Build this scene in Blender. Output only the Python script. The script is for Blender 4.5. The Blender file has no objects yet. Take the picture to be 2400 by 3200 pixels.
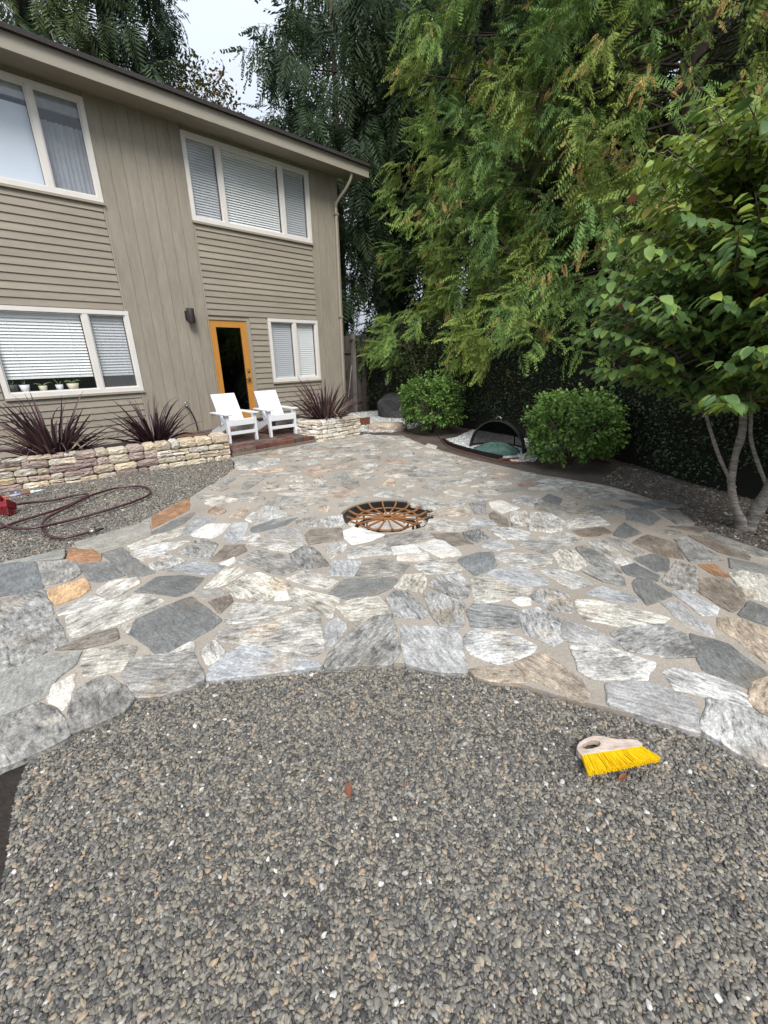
import bpy, bmesh, math, random
import numpy as np
from mathutils import Vector, Matrix, geometry, noise

random.seed(7)
RNG = np.random.default_rng(11)
sc = bpy.context.scene
COL = sc.collection
rad = math.radians

# ------------------------------------------------------------------ camera
# world: x along the house front, y towards the house (front wall at y = 8.8), z up, patio at z = 0
FPX, CAM_P, CAM_Y, CAM_R, CAM_H = 1326.4, rad(20.47), rad(44.42), rad(-0.847), 1.5
cf = Vector((math.sin(CAM_Y) * math.cos(CAM_P), math.cos(CAM_Y) * math.cos(CAM_P), -math.sin(CAM_P)))
cr0 = Vector((math.cos(CAM_Y), -math.sin(CAM_Y), 0))
cu0 = cr0.cross(cf)
cr = cr0 * math.cos(CAM_R) + cu0 * math.sin(CAM_R)
cu = -cr0 * math.sin(CAM_R) + cu0 * math.cos(CAM_R)
cam_d = bpy.data.cameras.new("camera")
cam = bpy.data.objects.new("camera", cam_d)
COL.objects.link(cam)
cam.matrix_world = Matrix(((cr.x, cu.x, -cf.x, 0), (cr.y, cu.y, -cf.y, 0), (cr.z, cu.z, -cf.z, CAM_H), (0, 0, 0, 1)))
cam_d.sensor_fit = 'VERTICAL'
cam_d.sensor_height = 24.0
cam_d.lens = FPX / 3200 * 24.0
cam_d.clip_start = 0.05
cam_d.clip_end = 2000
sc.camera = cam

# ------------------------------------------------------------------ sky, sun, exposure
SUN_EL, SUN_AZ = rad(50), rad(215)          # behind the viewer, soft light through cloud
world = bpy.data.worlds.new("World")
sc.world = world
world.use_nodes = True
wn, wl = world.node_tree.nodes, world.node_tree.links
bg = wn["Background"]
sky = wn.new("ShaderNodeTexSky")
sky.sky_type = 'NISHITA'
sky.sun_disc = False
sky.sun_elevation = SUN_EL
sky.sun_rotation = SUN_AZ
sky.dust_density = 4.0
sky.air_density = 1.0
cloud = wn.new("ShaderNodeMixRGB")
cloud.inputs[0].default_value = 0.82
cloud.inputs[2].default_value = (7.0, 7.6, 8.5, 1)
wl.new(sky.outputs[0], cloud.inputs[1])
# overcast sky: three times as bright overhead as at the horizon, the same all round
wtc = wn.new("ShaderNodeTexCoord")
wsep = wn.new("ShaderNodeSeparateXYZ")
wl.new(wtc.outputs['Generated'], wsep.inputs[0])
wmr = wn.new("ShaderNodeMapRange")
wmr.inputs[3].default_value = 1 / 3
wmr.inputs[4].default_value = 1.0
wl.new(wsep.outputs['Z'], wmr.inputs[0])
wmul = wn.new("ShaderNodeMixRGB")
wmul.blend_type = 'MULTIPLY'
wmul.inputs[0].default_value = 1
wl.new(cloud.outputs[0], wmul.inputs[1])
wl.new(wmr.outputs[0], wmul.inputs[2])
wl.new(wmul.outputs[0], bg.inputs[0])
bg.inputs[1].default_value = 0.10
sun_d = bpy.data.lights.new("sun", 'SUN')
sun_d.energy = 1.5
sun_d.angle = rad(25)
sun_d.color = (1, 0.97, 0.92)
sun = bpy.data.objects.new("sun", sun_d)
COL.objects.link(sun)
sd = Vector((math.sin(SUN_AZ) * math.cos(SUN_EL), math.cos(SUN_AZ) * math.cos(SUN_EL), math.sin(SUN_EL)))
sun.rotation_euler = sd.to_track_quat('Z', 'Y').to_euler()
sc.view_settings.view_transform = 'Standard'
sc.view_settings.look = 'None'
sc.view_settings.exposure = 1.25
sc.view_settings.gamma = 1.0
sc.cycles.use_denoising = True
sc.cycles.max_bounces = 8
sc.cycles.transparent_max_bounces = 12
sc.cycles.diffuse_bounces = 4
sc.cycles.caustics_reflective = False
sc.cycles.caustics_refractive = False


# ------------------------------------------------------------------ helpers
def gp(u, v, z=0.0):
    """point at height z that the photograph shows at pixel (u, v) of 2400 x 3200"""
    d = cf + cr * ((u - 1200) / FPX) - cu * ((v - 1600) / FPX)
    t = (z - CAM_H) / d.z
    return Vector((d.x * t, d.y * t, z))


def link(o, parent=None):
    COL.objects.link(o)
    if parent is not None:
        o.parent = parent
    return o


def tag(o, label=None, cat=None, group=None, kind=None):
    if label: o["label"] = label
    if cat: o["category"] = cat
    if group: o["group"] = group
    if kind: o["kind"] = kind
    return o


def empty(name, loc=(0, 0, 0), rz=0.0, **k):
    o = bpy.data.objects.new(name, None)
    o.empty_display_size = 0.1
    o.location = loc
    o.rotation_euler = (0, 0, rz)
    link(o)
    return tag(o, **k)


def np_mesh(name, V, F, mat, tint=None, smooth=False):
    V = np.asarray(V, dtype=np.float32)
    F = np.asarray(F, dtype=np.int32)
    m, k = F.shape
    me = bpy.data.meshes.new(name)
    me.vertices.add(len(V))
    me.vertices.foreach_set('co', V.ravel())
    me.loops.add(m * k)
    me.loops.foreach_set('vertex_index', F.ravel())
    me.polygons.add(m)
    me.polygons.foreach_set('loop_start', np.arange(0, m * k, k, dtype=np.int32))
    if smooth:
        me.polygons.foreach_set('use_smooth', np.ones(m, dtype=bool))
    me.update(calc_edges=True)
    if tint is not None:
        a = me.color_attributes.new('tint', 'FLOAT_COLOR', 'POINT')
        c = np.ones((len(V), 4), dtype=np.float32)
        c[:, :3] = tint
        a.data.foreach_set('color', c.ravel())
    me.materials.append(mat)
    return me


def obj(name, me, parent=None, loc=(0, 0, 0), rot=(0, 0, 0), scale=None, color=None):
    o = bpy.data.objects.new(name, me)
    o.location = loc
    o.rotation_euler = rot
    if scale: o.scale = scale
    if color: o.color = color
    return link(o, parent)


class MB:
    """collects shapes, builds one mesh"""

    def __init__(s):
        s.v, s.f, s.sm = [], [], []

    def add(s, vs, fs, smooth=False):
        n = len(s.v)
        s.v += [tuple(v) for v in vs]
        s.f += [tuple(i + n for i in f) for f in fs]
        s.sm += [smooth] * len(fs)
        return s

    def box(s, x0, x1, y0, y1, z0, z1):
        vs = [(x, y, z) for z in (z0, z1) for y in (y0, y1) for x in (x0, x1)]
        return s.add(vs, [(0, 2, 3, 1), (4, 5, 7, 6), (0, 1, 5, 4), (2, 6, 7, 3), (0, 4, 6, 2), (1, 3, 7, 5)])

    def hexa(s, p):
        """8 points: bottom ring of 4, top ring of 4"""
        return s.add(p, [(3, 2, 1, 0), (4, 5, 6, 7), (0, 1, 5, 4), (1, 2, 6, 5), (2, 3, 7, 6), (3, 0, 4, 7)])

    def bar(s, a, b, w, h, up=(0, 0, 1)):
        a, b = Vector(a), Vector(b)
        d = (b - a).normalized()
        x = d.cross(Vector(up)).normalized()
        z = x.cross(d)
        p = [q + x * sx * w / 2 + z * sz * h / 2 for q in (a, b) for sx, sz in ((-1, -1), (1, -1), (1, 1), (-1, 1))]
        return s.hexa(p)

    def tube(s, pts, r, n=8, cap=True, smooth=True):
        pts = [Vector(p) for p in pts]
        rs = r if isinstance(r, (list, tuple)) else [r] * len(pts)
        vs, up = [], None
        for i, p in enumerate(pts):
            t = (pts[min(i + 1, len(pts) - 1)] - pts[max(i - 1, 0)])
            t = t.normalized() if t.length > 1e-9 else Vector((0, 0, 1))
            if up is None:
                up = t.orthogonal().normalized()
            up = (up - t * up.dot(t))
            up = up.normalized() if up.length > 1e-6 else t.orthogonal().normalized()
            w = t.cross(up)
            vs += [p + (up * math.cos(a) + w * math.sin(a)) * rs[i] for a in (2 * math.pi * k / n for k in range(n))]
        fs = [(i * n + k, i * n + (k + 1) % n, (i + 1) * n + (k + 1) % n, (i + 1) * n + k) for i in range(len(pts) - 1) for k in range(n)]
        if cap:
            fs += [tuple(range(n - 1, -1, -1)), tuple(range((len(pts) - 1) * n, len(pts) * n))]
        return s.add(vs, fs, smooth)

    def lathe(s, prof, n=24, c=(0, 0, 0), closed=False, smooth=True, wob=None):
        vs = []
        for (r, z) in prof:
            for k in range(n):
                a = 2 * math.pi * k / n
                vs.append((c[0] + r * math.cos(a), c[1] + r * math.sin(a), c[2] + z))
        fs = [(i * n + k, i * n + (k + 1) % n, (i + 1) * n + (k + 1) % n, (i + 1) * n + k) for i in range(len(prof) - 1) for k in range(n)]
        return s.add(vs, fs, smooth)

    def prism(s, poly, z0, z1):
        n = len(poly)
        vs = [(p[0], p[1], z0) for p in poly] + [(p[0], p[1], z1) for p in poly]
        fs = [tuple(range(n - 1, -1, -1)), tuple(range(n, 2 * n))] + [(k, (k + 1) % n, n + (k + 1) % n, n + k) for k in range(n)]
        return s.add(vs, fs)

    def mesh(s, name, mat):
        me = bpy.data.meshes.new(name)
        me.from_pydata(s.v, [], s.f)
        me.polygons.foreach_set('use_smooth', s.sm)
        me.update()
        me.materials.append(mat)
        return me

    def build(s, name, mat, parent=None, loc=(0, 0, 0), rot=(0, 0, 0), color=None, bevel=0, wn=False):
        o = obj(name, s.mesh(name, mat), parent, loc, rot, color=color)
        if bevel:
            b = o.modifiers.new("bevel", 'BEVEL')
            b.width = bevel
            b.segments = 2
            b.limit_method = 'ANGLE'
        return o


def spline(pts, sub=8):
    P = [Vector(p) for p in pts]
    out = []
    for i in range(len(P) - 1):
        a, b, c, d = P[max(i - 1, 0)], P[i], P[i + 1], P[min(i + 2, len(P) - 1)]
        for k in range(sub):
            t = k / sub
            out.append(0.5 * ((2 * b) + (c - a) * t + (2 * a - 5 * b + 4 * c - d) * t * t + (3 * b - a - 3 * c + d) * t ** 3))
    out.append(P[-1])
    return out


# ------------------------------------------------------------------ materials
def nodes(name):
    m = bpy.data.materials.new(name)
    m.use_nodes = True
    nt = m.node_tree
    return m, nt.nodes, nt.links, nt.nodes["Principled BSDF"]


def ramp(n, stops, interp='LINEAR'):
    r = n.new("ShaderNodeValToRGB")
    r.color_ramp.interpolation = interp
    e = r.color_ramp.elements
    while len(e) < len(stops):
        e.new(0.5)
    for el, (p, c) in zip(e, stops):
        el.position = p
        el.color = (c, c, c, 1) if isinstance(c, (int, float)) else (*c, 1)
    return r


def pmat(name, c1, c2=None, scale=8, rough=0.7, bump=0.0, bscale=None, stretch=(1, 1, 1), spec=0.4, objvar=0.0, metal=0.0, detail=6, dist=0.01, big=None):
    m, n, l, p = nodes(name)
    p.inputs['Roughness'].default_value = rough
    p.inputs['Specular IOR Level'].default_value = spec
    p.inputs['Metallic'].default_value = metal
    c2 = c2 or tuple(x * 0.8 for x in c1)
    tc = n.new("ShaderNodeTexCoord")
    mp = n.new("ShaderNodeMapping")
    mp.inputs['Scale'].default_value = stretch
    l.new(tc.outputs['Object'], mp.inputs[0])
    oi = n.new("ShaderNodeObjectInfo")
    add = n.new("ShaderNodeVectorMath")
    add.operation = 'MULTIPLY_ADD'
    l.new(oi.outputs['Random'], add.inputs[0])
    add.inputs[1].default_value = (37, 17, 23)
    l.new(mp.outputs[0], add.inputs[2])
    nz = n.new("ShaderNodeTexNoise")
    nz.inputs['Scale'].default_value = scale
    nz.inputs['Detail'].default_value = detail
    nz.inputs['Roughness'].default_value = 0.65
    l.new(add.outputs[0], nz.inputs['Vector'])
    r = ramp(n, [(0.32, c1), (0.7, c2)])
    l.new(nz.outputs[0], r.inputs[0])
    col = r.outputs[0]
    if big:
        nb = n.new("ShaderNodeTexNoise")
        nb.inputs['Scale'].default_value = big[0]
        nb.inputs['Detail'].default_value = 5
        l.new(add.outputs[0], nb.inputs['Vector'])
        rb = ramp(n, [(0.4, 1.0), (0.68, big[1])])
        l.new(nb.outputs[0], rb.inputs[0])
        mx = n.new("ShaderNodeMixRGB")
        mx.blend_type = 'MULTIPLY'
        mx.inputs[0].default_value = 1
        l.new(col, mx.inputs[1])
        l.new(rb.outputs[0], mx.inputs[2])
        col = mx.outputs[0]
    if objvar:
        hs = n.new("ShaderNodeHueSaturation")
        mr = n.new("ShaderNodeMapRange")
        mr.inputs[3].default_value = 1 - objvar
        mr.inputs[4].default_value = 1 + objvar
        l.new(oi.outputs['Random'], mr.inputs[0])
        l.new(mr.outputs[0], hs.inputs['Value'])
        l.new(col, hs.inputs['Color'])
        col = hs.outputs[0]
    l.new(col, p.inputs['Base Color'])
    if bump:
        nb2 = n.new("ShaderNodeTexNoise")
        nb2.inputs['Scale'].default_value = bscale or scale * 3
        nb2.inputs['Detail'].default_value = 5
        l.new(add.outputs[0], nb2.inputs['Vector'])
        b = n.new("ShaderNodeBump")
        b.inputs['Strength'].default_value = bump
        b.inputs['Distance'].default_value = dist
        l.new(nb2.outputs[0], b.inputs['Height'])
        l.new(b.outputs[0], p.inputs['Normal'])
    return m


def leafmat(name, trans=0.3, rough=0.5, spec=0.3, base=None, objvar=0.0):
    """leaf surface: its own colour (vertex tint), a little light passing through"""
    m, n, l, p = nodes(name)
    out = n["Material Output"]
    if base is None:
        a = n.new("ShaderNodeAttribute")
        a.attribute_name = 'tint'
        col = a.outputs['Color']
    else:
        oi = n.new("ShaderNodeObjectInfo")
        r = ramp(n, base)
        l.new(oi.outputs['Random'], r.inputs[0])
        col = r.outputs[0]
    l.new(col, p.inputs['Base Color'])
    p.inputs['Roughness'].default_value = rough
    p.inputs['Specular IOR Level'].default_value = spec
    t = n.new("ShaderNodeBsdfTranslucent")
    hs = n.new("ShaderNodeHueSaturation")
    hs.inputs['Value'].default_value = 1.3
    hs.inputs['Hue'].default_value = 0.485
    l.new(col, hs.inputs['Color'])
    l.new(hs.outputs[0], t.inputs[0])
    mx = n.new("ShaderNodeMixShader")
    mx.inputs[0].default_value = trans
    l.new(p.outputs[0], mx.inputs[1])
    l.new(t.outputs[0], mx.inputs[2])
    l.new(mx.outputs[0], out.inputs[0])
    return m


def stonemat(name, streak=(2.2, 8.5, 8.5), bump=0.5):
    """natural stone: object colour, grain along the object's own x axis, alpha of the colour = contrast"""
    m, n, l, p = nodes(name)
    oi = n.new("ShaderNodeObjectInfo")
    tc = n.new("ShaderNodeTexCoord")
    add = n.new("ShaderNodeVectorMath")
    add.operation = 'MULTIPLY_ADD'
    l.new(oi.outputs['Random'], add.inputs[0])
    add.inputs[1].default_value = (53, 71, 29)
    l.new(tc.outputs['Object'], add.inputs[2])
    wv = n.new("ShaderNodeTexNoise")            # gentle waviness of the grain
    wv.inputs['Scale'].default_value = 5
    l.new(add.outputs[0], wv.inputs['Vector'])
    warp = n.new("ShaderNodeVectorMath")
    warp.operation = 'MULTIPLY_ADD'
    l.new(wv.outputs['Color'], warp.inputs[0])
    warp.inputs[1].default_value = (0.06, 0.06, 0.0)
    l.new(add.outputs[0], warp.inputs[2])
    mp = n.new("ShaderNodeMapping")
    mp.inputs['Scale'].default_value = streak
    l.new(warp.outputs[0], mp.inputs[0])
    n1 = n.new("ShaderNodeTexNoise")
    n1.inputs['Scale'].default_value = 6.0
    n1.inputs['Detail'].default_value = 10
    n1.inputs['Roughness'].default_value = 0.72
    l.new(mp.outputs[0], n1.inputs['Vector'])
    n2 = n.new("ShaderNodeTexNoise")
    n2.inputs['Scale'].default_value = 6
    n2.inputs['Detail'].default_value = 9
    n2.inputs['Roughness'].default_value = 0.7
    l.new(warp.outputs[0], n2.inputs['Vector'])
    sp = n.new("ShaderNodeTexNoise")
    sp.inputs['Scale'].default_value = 85
    sp.inputs['Detail'].default_value = 3
    l.new(add.outputs[0], sp.inputs['Vector'])
    r1 = ramp(n, [(0.34, 0.22), (0.45, 0.78), (0.55, 1.12), (0.68, 1.65)])
    l.new(n1.outputs[0], r1.inputs[0])
    r2 = ramp(n, [(0.36, 0.5), (0.5, 1.0), (0.66, 1.5)])
    l.new(n2.outputs[0], r2.inputs[0])
    r3 = ramp(n, [(0.35, 0.72), (0.65, 1.25)])
    l.new(sp.outputs[0], r3.inputs[0])
    m1 = n.new("ShaderNodeMixRGB")
    m1.blend_type = 'MULTIPLY'
    m1.inputs[0].default_value = 1
    l.new(r1.outputs[0], m1.inputs[1])
    l.new(r2.outputs[0], m1.inputs[2])
    m2 = n.new("ShaderNodeMixRGB")              # contrast
    m2.inputs[1].default_value = (1, 1, 1, 1)
    l.new(oi.outputs['Alpha'], m2.inputs[0])
    l.new(m1.outputs[0], m2.inputs[2])
    m3 = n.new("ShaderNodeMixRGB")
    m3.blend_type = 'MULTIPLY'
    m3.inputs[0].default_value = 0.8
    l.new(m2.outputs[0], m3.inputs[1])
    l.new(r3.outputs[0], m3.inputs[2])
    m4 = n.new("ShaderNodeMixRGB")
    m4.blend_type = 'MULTIPLY'
    m4.inputs[0].default_value = 1
    l.new(oi.outputs['Color'], m4.inputs[1])
    l.new(m3.outputs[0], m4.inputs[2])
    tw = n.new("ShaderNodeTexNoise")            # rusty and tan patches
    tw.inputs['Scale'].default_value = 3.5
    tw.inputs['Detail'].default_value = 6
    l.new(add.outputs[0], tw.inputs['Vector'])
    rt = ramp(n, [(0.58, 0.0), (0.72, 0.55)])
    l.new(tw.outputs[0], rt.inputs[0])
    m5 = n.new("ShaderNodeMixRGB")
    m5.blend_type = 'MULTIPLY'
    m5.inputs[2].default_value = (1.0, 0.78, 0.55, 1)
    l.new(rt.outputs[0], m5.inputs[0])
    l.new(m4.outputs[0], m5.inputs[1])
    l.new(m5.outputs[0], p.inputs['Base Color'])
    p.inputs['Roughness'].default_value = 0.72
    p.inputs['Specular IOR Level'].default_value = 0.3
    b = n.new("ShaderNodeBump")
    b.inputs['Strength'].default_value = bump
    b.inputs['Distance'].default_value = 0.008
    mh = n.new("ShaderNodeMixRGB")
    mh.inputs[0].default_value = 0.4
    l.new(n1.outputs[0], mh.inputs[1])
    l.new(sp.outputs[0], mh.inputs[2])
    l.new(mh.outputs[0], b.inputs['Height'])
    l.new(b.outputs[0], p.inputs['Normal'])
    return m


def pebblemat(name, stops, rough=0.55):
    m, n, l, p = nodes(name)
    oi = n.new("ShaderNodeObjectInfo")
    r = ramp(n, stops)
    l.new(oi.outputs['Random'], r.inputs[0])
    tc = n.new("ShaderNodeTexCoord")
    nz = n.new("ShaderNodeTexNoise")
    nz.inputs['Scale'].default_value = 3
    nz.inputs['Detail'].default_value = 6
    l.new(tc.outputs['Object'], nz.inputs['Vector'])
    rr = ramp(n, [(0.3, 0.72), (0.7, 1.25)])
    l.new(nz.outputs[0], rr.inputs[0])
    mx = n.new("ShaderNodeMixRGB")
    mx.blend_type = 'MULTIPLY'
    mx.inputs[0].default_value = 1
    l.new(r.outputs[0], mx.inputs[1])
    l.new(rr.outputs[0], mx.inputs[2])
    l.new(mx.outputs[0], p.inputs['Base Color'])
    p.inputs['Roughness'].default_value = rough
    p.inputs['Specular IOR Level'].default_value = 0.35
    return m


def glassmat(name, tint=(1, 1, 1), gain=1.0, screen=0.0, screencol=(0.2, 0.2, 0.21)):
    m, n, l, p = nodes(name)
    out = n["Material Output"]
    tr = n.new("ShaderNodeBsdfTransparent")
    tr.inputs[0].default_value = (*tint, 1)
    gl = n.new("ShaderNodeBsdfGlossy")
    gl.inputs['Roughness'].default_value = 0.01
    gl.inputs['Color'].default_value = (0.9, 0.95, 1, 1)
    lw = n.new("ShaderNodeLayerWeight")
    lw.inputs[0].default_value = 0.5
    pw = n.new("ShaderNodeMath")
    pw.operation = 'POWER'
    pw.inputs[1].default_value = 5
    l.new(lw.outputs['Facing'], pw.inputs[0])
    mm = n.new("ShaderNodeMath")
    mm.operation = 'MULTIPLY_ADD'
    mm.use_clamp = True
    mm.inputs[1].default_value = 0.9 * min(1, gain)
    mm.inputs[2].default_value = 0.08 * gain
    l.new(pw.outputs[0], mm.inputs[0])
    mx = n.new("ShaderNodeMixShader")
    l.new(mm.outputs[0], mx.inputs[0])
    l.new(tr.outputs[0], mx.inputs[1])
    l.new(gl.outputs[0], mx.inputs[2])
    last = mx
    if screen:
        df = n.new("ShaderNodeBsdfDiffuse")
        df.inputs[0].default_value = (*screencol, 1)
        m2 = n.new("ShaderNodeMixShader")
        m2.inputs[0].default_value = screen
        l.new(mx.outputs[0], m2.inputs[1])
        l.new(df.outputs[0], m2.inputs[2])
        last = m2
    l.new(last.outputs[0], out.inputs[0])
    return m


M = {}
M['siding'] = pmat('siding_paint', (0.345, 0.302, 0.242), (0.300, 0.262, 0.208), 5, 0.6, 0.25, 60, (1, 6, 6), objvar=0.06, big=(0.9, 0.86))
M['vsiding'] = pmat('board_siding_paint', (0.345, 0.307, 0.248), (0.285, 0.252, 0.202), 4, 0.65, 0.45, 40, (5, 5, 1), objvar=0.045, big=(1.1, 0.88))
M['trim'] = pmat('trim_paint', (0.35, 0.31, 0.25), (0.31, 0.275, 0.22), 6, 0.55, 0.1)
M['fascia'] = pmat('fascia_paint', (0.36, 0.325, 0.265), (0.31, 0.28, 0.23), 4, 0.5, 0.1, 30, (1, 5, 5))
M['roof'] = pmat('roof_shingle', (0.050, 0.042, 0.040), (0.030, 0.026, 0.026), 30, 0.85, 0.6, 80)
M['vinyl'] = pmat('white_window_vinyl', (0.74, 0.71, 0.67), (0.68, 0.65, 0.61), 5, 0.4)
M['slat'] = pmat('white_blind_slat', (0.89, 0.90, 0.90), (0.87, 0.88, 0.88), 4, 0.5)
M['shade'] = pmat('pale_roller_shade', (0.70, 0.76, 0.86), (0.66, 0.72, 0.83), 2, 0.8)
M['curtain'] = pmat('sheer_curtain', (0.52, 0.54, 0.57), (0.40, 0.42, 0.45), 7, 0.9, stretch=(2, 1, 1))
M['inside'] = pmat('dark_room', (0.035, 0.035, 0.037), (0.025, 0.025, 0.027), 3, 0.9)
M['glass'] = glassmat('window_glass', (0.975, 0.99, 0.99), 0.9)
M['screen'] = glassmat('insect_screen_glass', (0.9, 0.92, 0.94), 0.8, 0.22, (0.33, 0.34, 0.36))
M['doorglass'] = glassmat('door_glass', (0.25, 0.25, 0.25), 0.55)
M['doorwood'] = pmat('varnished_fir', (0.56, 0.265, 0.062), (0.47, 0.205, 0.042), 3, 0.38, 0.08, 30, (14, 14, 1), spec=0.5)
M['metal'] = pmat('brushed_metal', (0.42, 0.40, 0.36), None, 20, 0.35, metal=0.9)
M['bronze'] = pmat('dark_bronze', (0.040, 0.034, 0.034), (0.03, 0.026, 0.026), 10, 0.45, 0.1, 200)
M['black'] = pmat('black_steel', (0.014, 0.014, 0.015), (0.022, 0.021, 0.02), 14, 0.5, 0.15)
M['rubber'] = pmat('black_rubber', (0.012, 0.012, 0.013), None, 14, 0.55)
M['chair'] = pmat('white_chair_plastic', (0.71, 0.725, 0.75), (0.68, 0.695, 0.72), 6, 0.45, 0.05, 60)
M['mortar'] = pmat('sandy_mortar', (0.39, 0.345, 0.290), (0.26, 0.227, 0.19), 90, 0.9, 0.8, 180, big=(2.2, 0.8), dist=0.004)
M['stone'] = stonemat('patio_flagstone')
M['wallstone'] = stonemat('rubble_stone', (4, 7, 7), 0.9)
M['core'] = pmat('dark_wall_core', (0.20, 0.165, 0.13), (0.13, 0.105, 0.085), 20, 0.95, 0.4)
M['brick'] = pmat('old_red_brick', (0.20, 0.06, 0.045), (0.12, 0.065, 0.05), 14, 0.85, 0.6, 60, objvar=0.35, big=(9, 0.6))
M['brickdull'] = pmat('weathered_brick', (0.17, 0.105, 0.085), (0.10, 0.075, 0.065), 16, 0.85, 0.6, 60, objvar=0.35, big=(9, 0.6))
M['soil'] = pmat('dark_soil', (0.045, 0.034, 0.027), (0.024, 0.018, 0.015), 18, 0.95, 0.9, 60, big=(1.2, 0.6), dist=0.02)
M['bedsoil'] = pmat('brown_bed_soil', (0.130, 0.102, 0.082), (0.072, 0.055, 0.045), 22, 0.95, 0.9, 70, big=(1.6, 0.6), dist=0.02)
M['gravelbase'] = pmat('gravel_dust', (0.075, 0.070, 0.062), (0.045, 0.042, 0.037), 50, 0.95, 0.5)
M['whitebase'] = pmat('pale_gravel_dust', (0.30, 0.30, 0.29), (0.2, 0.2, 0.19), 50, 0.95, 0.5)
M['ground'] = pmat('ground_earth', (0.06, 0.055, 0.035), (0.035, 0.04, 0.02), 2, 0.95, 0.5)
M['peb'] = pebblemat('grey_pebble', [(0.0, (0.051, 0.050, 0.050)), (0.18, (0.119, 0.113, 0.104)), (0.36, (0.198, 0.180, 0.149)), (0.50, (0.090, 0.087, 0.080)),
                                     (0.66, (0.169, 0.155, 0.132)), (0.80, (0.254, 0.228, 0.181)), (0.90, (0.265, 0.225, 0.168)), (0.945, (0.340, 0.238, 0.155)), (0.96, (0.226, 0.216, 0.194)), (0.985, (0.282, 0.272, 0.248)), (1.0, (0.621, 0.599, 0.551))])
M['pebmulch'] = pebblemat('brown_pebble', [(0.0, (0.055, 0.048, 0.043)), (0.4, (0.095, 0.082, 0.072)), (0.75, (0.125, 0.112, 0.10)), (0.92, (0.20, 0.17, 0.135)), (1.0, (0.34, 0.32, 0.29))], 0.8)
M['pebwhite'] = pebblemat('white_pebble', [(0.0, (0.28, 0.28, 0.28)), (0.4, (0.46, 0.46, 0.46)), (0.8, (0.62, 0.62, 0.61)), (1.0, (0.75, 0.75, 0.74))], 0.75)
M['bark'] = pmat('cedar_bark', (0.085, 0.062, 0.048), (0.045, 0.034, 0.028), 6, 0.95, 0.8, 18, (4, 4, 0.6), dist=0.03)
M['twig'] = pmat('grey_twig', (0.16, 0.13, 0.105), (0.09, 0.07, 0.055), 12, 0.9)
M['whitebark'] = pmat('pale_ringed_bark', (0.36, 0.335, 0.30), (0.05, 0.042, 0.035), 9, 0.85, 0.5, 20, (2.2, 2.2, 13), big=(3, 0.55))
M['leaf'] = leafmat('foliage_leaf', 0.28, 0.5, 0.35)
M['needle'] = leafmat('cedar_spray', 0.22, 0.6, 0.2)
M['hedgeleaf'] = leafmat('hedge_leaf', 0.08, 0.42, 0.45)
M['flax'] = pmat('purple_flax_leaf', (0.078, 0.038, 0.044), (0.044, 0.022, 0.027), 6, 0.42, stretch=(1, 9, 9), objvar=0.45, spec=0.5)
M['flaxdry'] = pmat('dry_flax_leaf', (0.24, 0.15, 0.085), (0.16, 0.10, 0.06), 6, 0.6)
M['rust'] = pmat('rusted_iron', (0.33, 0.150, 0.050), (0.16, 0.068, 0.030), 18, 0.75, 0.35, 60)
M['sand'] = pmat('pale_pit_sand', (0.78, 0.73, 0.68), (0.62, 0.57, 0.52), 14, 0.95, 0.6, 50)
M['patina'] = pmat('green_patina_metal', (0.085, 0.155, 0.130), (0.04, 0.085, 0.072), 9, 0.6, 0.3, 40, big=(5, 0.6))
M['mesh'] = glassmat('black_wire_mesh', (1, 1, 1), 0.0, 0.87, (0.010, 0.010, 0.011))
M['bristle'] = pmat('yellow_bristle', (0.84, 0.56, 0.004), (0.72, 0.44, 0.002), 90, 0.5)
M['handle'] = pmat('weathered_brush_handle', (0.60, 0.50, 0.42), (0.40, 0.31, 0.25), 22, 0.65, 0.25, 60, (1, 3, 1), big=(12, 0.7))
M['hose'] = pmat('maroon_hose', (0.060, 0.018, 0.022), (0.04, 0.013, 0.016), 8, 0.35, spec=0.6)
M['red'] = pmat('red_plastic', (0.24, 0.010, 0.016), (0.16, 0.007, 0.011), 14, 0.45)
M['orange'] = pmat('orange_pole', (0.44, 0.12, 0.055), (0.36, 0.09, 0.045), 10, 0.45)
M['bluelabel'] = pmat('blue_label', (0.22, 0.24, 0.50), (0.5, 0.5, 0.6), 30, 0.5)
M['tipwhite'] = pmat('clear_plastic_tip', (0.70, 0.78, 0.78), (0.45, 0.55, 0.55), 20, 0.3)
M['boulder'] = pmat('dark_fake_rock', (0.085, 0.082, 0.085), (0.05, 0.048, 0.05), 6, 0.9, 0.6, 14, dist=0.03)
M['fence'] = pmat('weathered_fence_wood', (0.105, 0.088, 0.076), (0.06, 0.05, 0.044), 4, 0.9, 0.4, 20, (5, 5, 0.7), objvar=0.2)
M['fencelight'] = pmat('grey_post_wood', (0.22, 0.20, 0.18), (0.14, 0.125, 0.11), 4, 0.9, 0.4, 20, (5, 5, 0.7))
M['corten'] = pmat('rust_brown_board', (0.17, 0.062, 0.032), (0.11, 0.04, 0.022), 12, 0.85, 0.2)
M['potwhite'] = pmat('white_glazed_pot', (0.66, 0.68, 0.72), (0.55, 0.57, 0.6), 18, 0.5)
M['potcream'] = pmat('cream_pot', (0.58, 0.54, 0.44), (0.48, 0.44, 0.36), 8, 0.6)
M['potdark'] = pmat('dark_green_pot', (0.06, 0.07, 0.06), None, 8, 0.6)
M['houseplant'] = pmat('houseplant_leaf', (0.16, 0.22, 0.07), (0.09, 0.15, 0.05), 8, 0.5)
M['redleaf'] = pmat('fallen_red_leaf', (0.13, 0.036, 0.022), (0.20, 0.08, 0.035), 10, 0.6)
M['tanleaf'] = pmat('fallen_tan_leaf', (0.42, 0.28, 0.13), (0.3, 0.17, 0.08), 10, 0.7)
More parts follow.
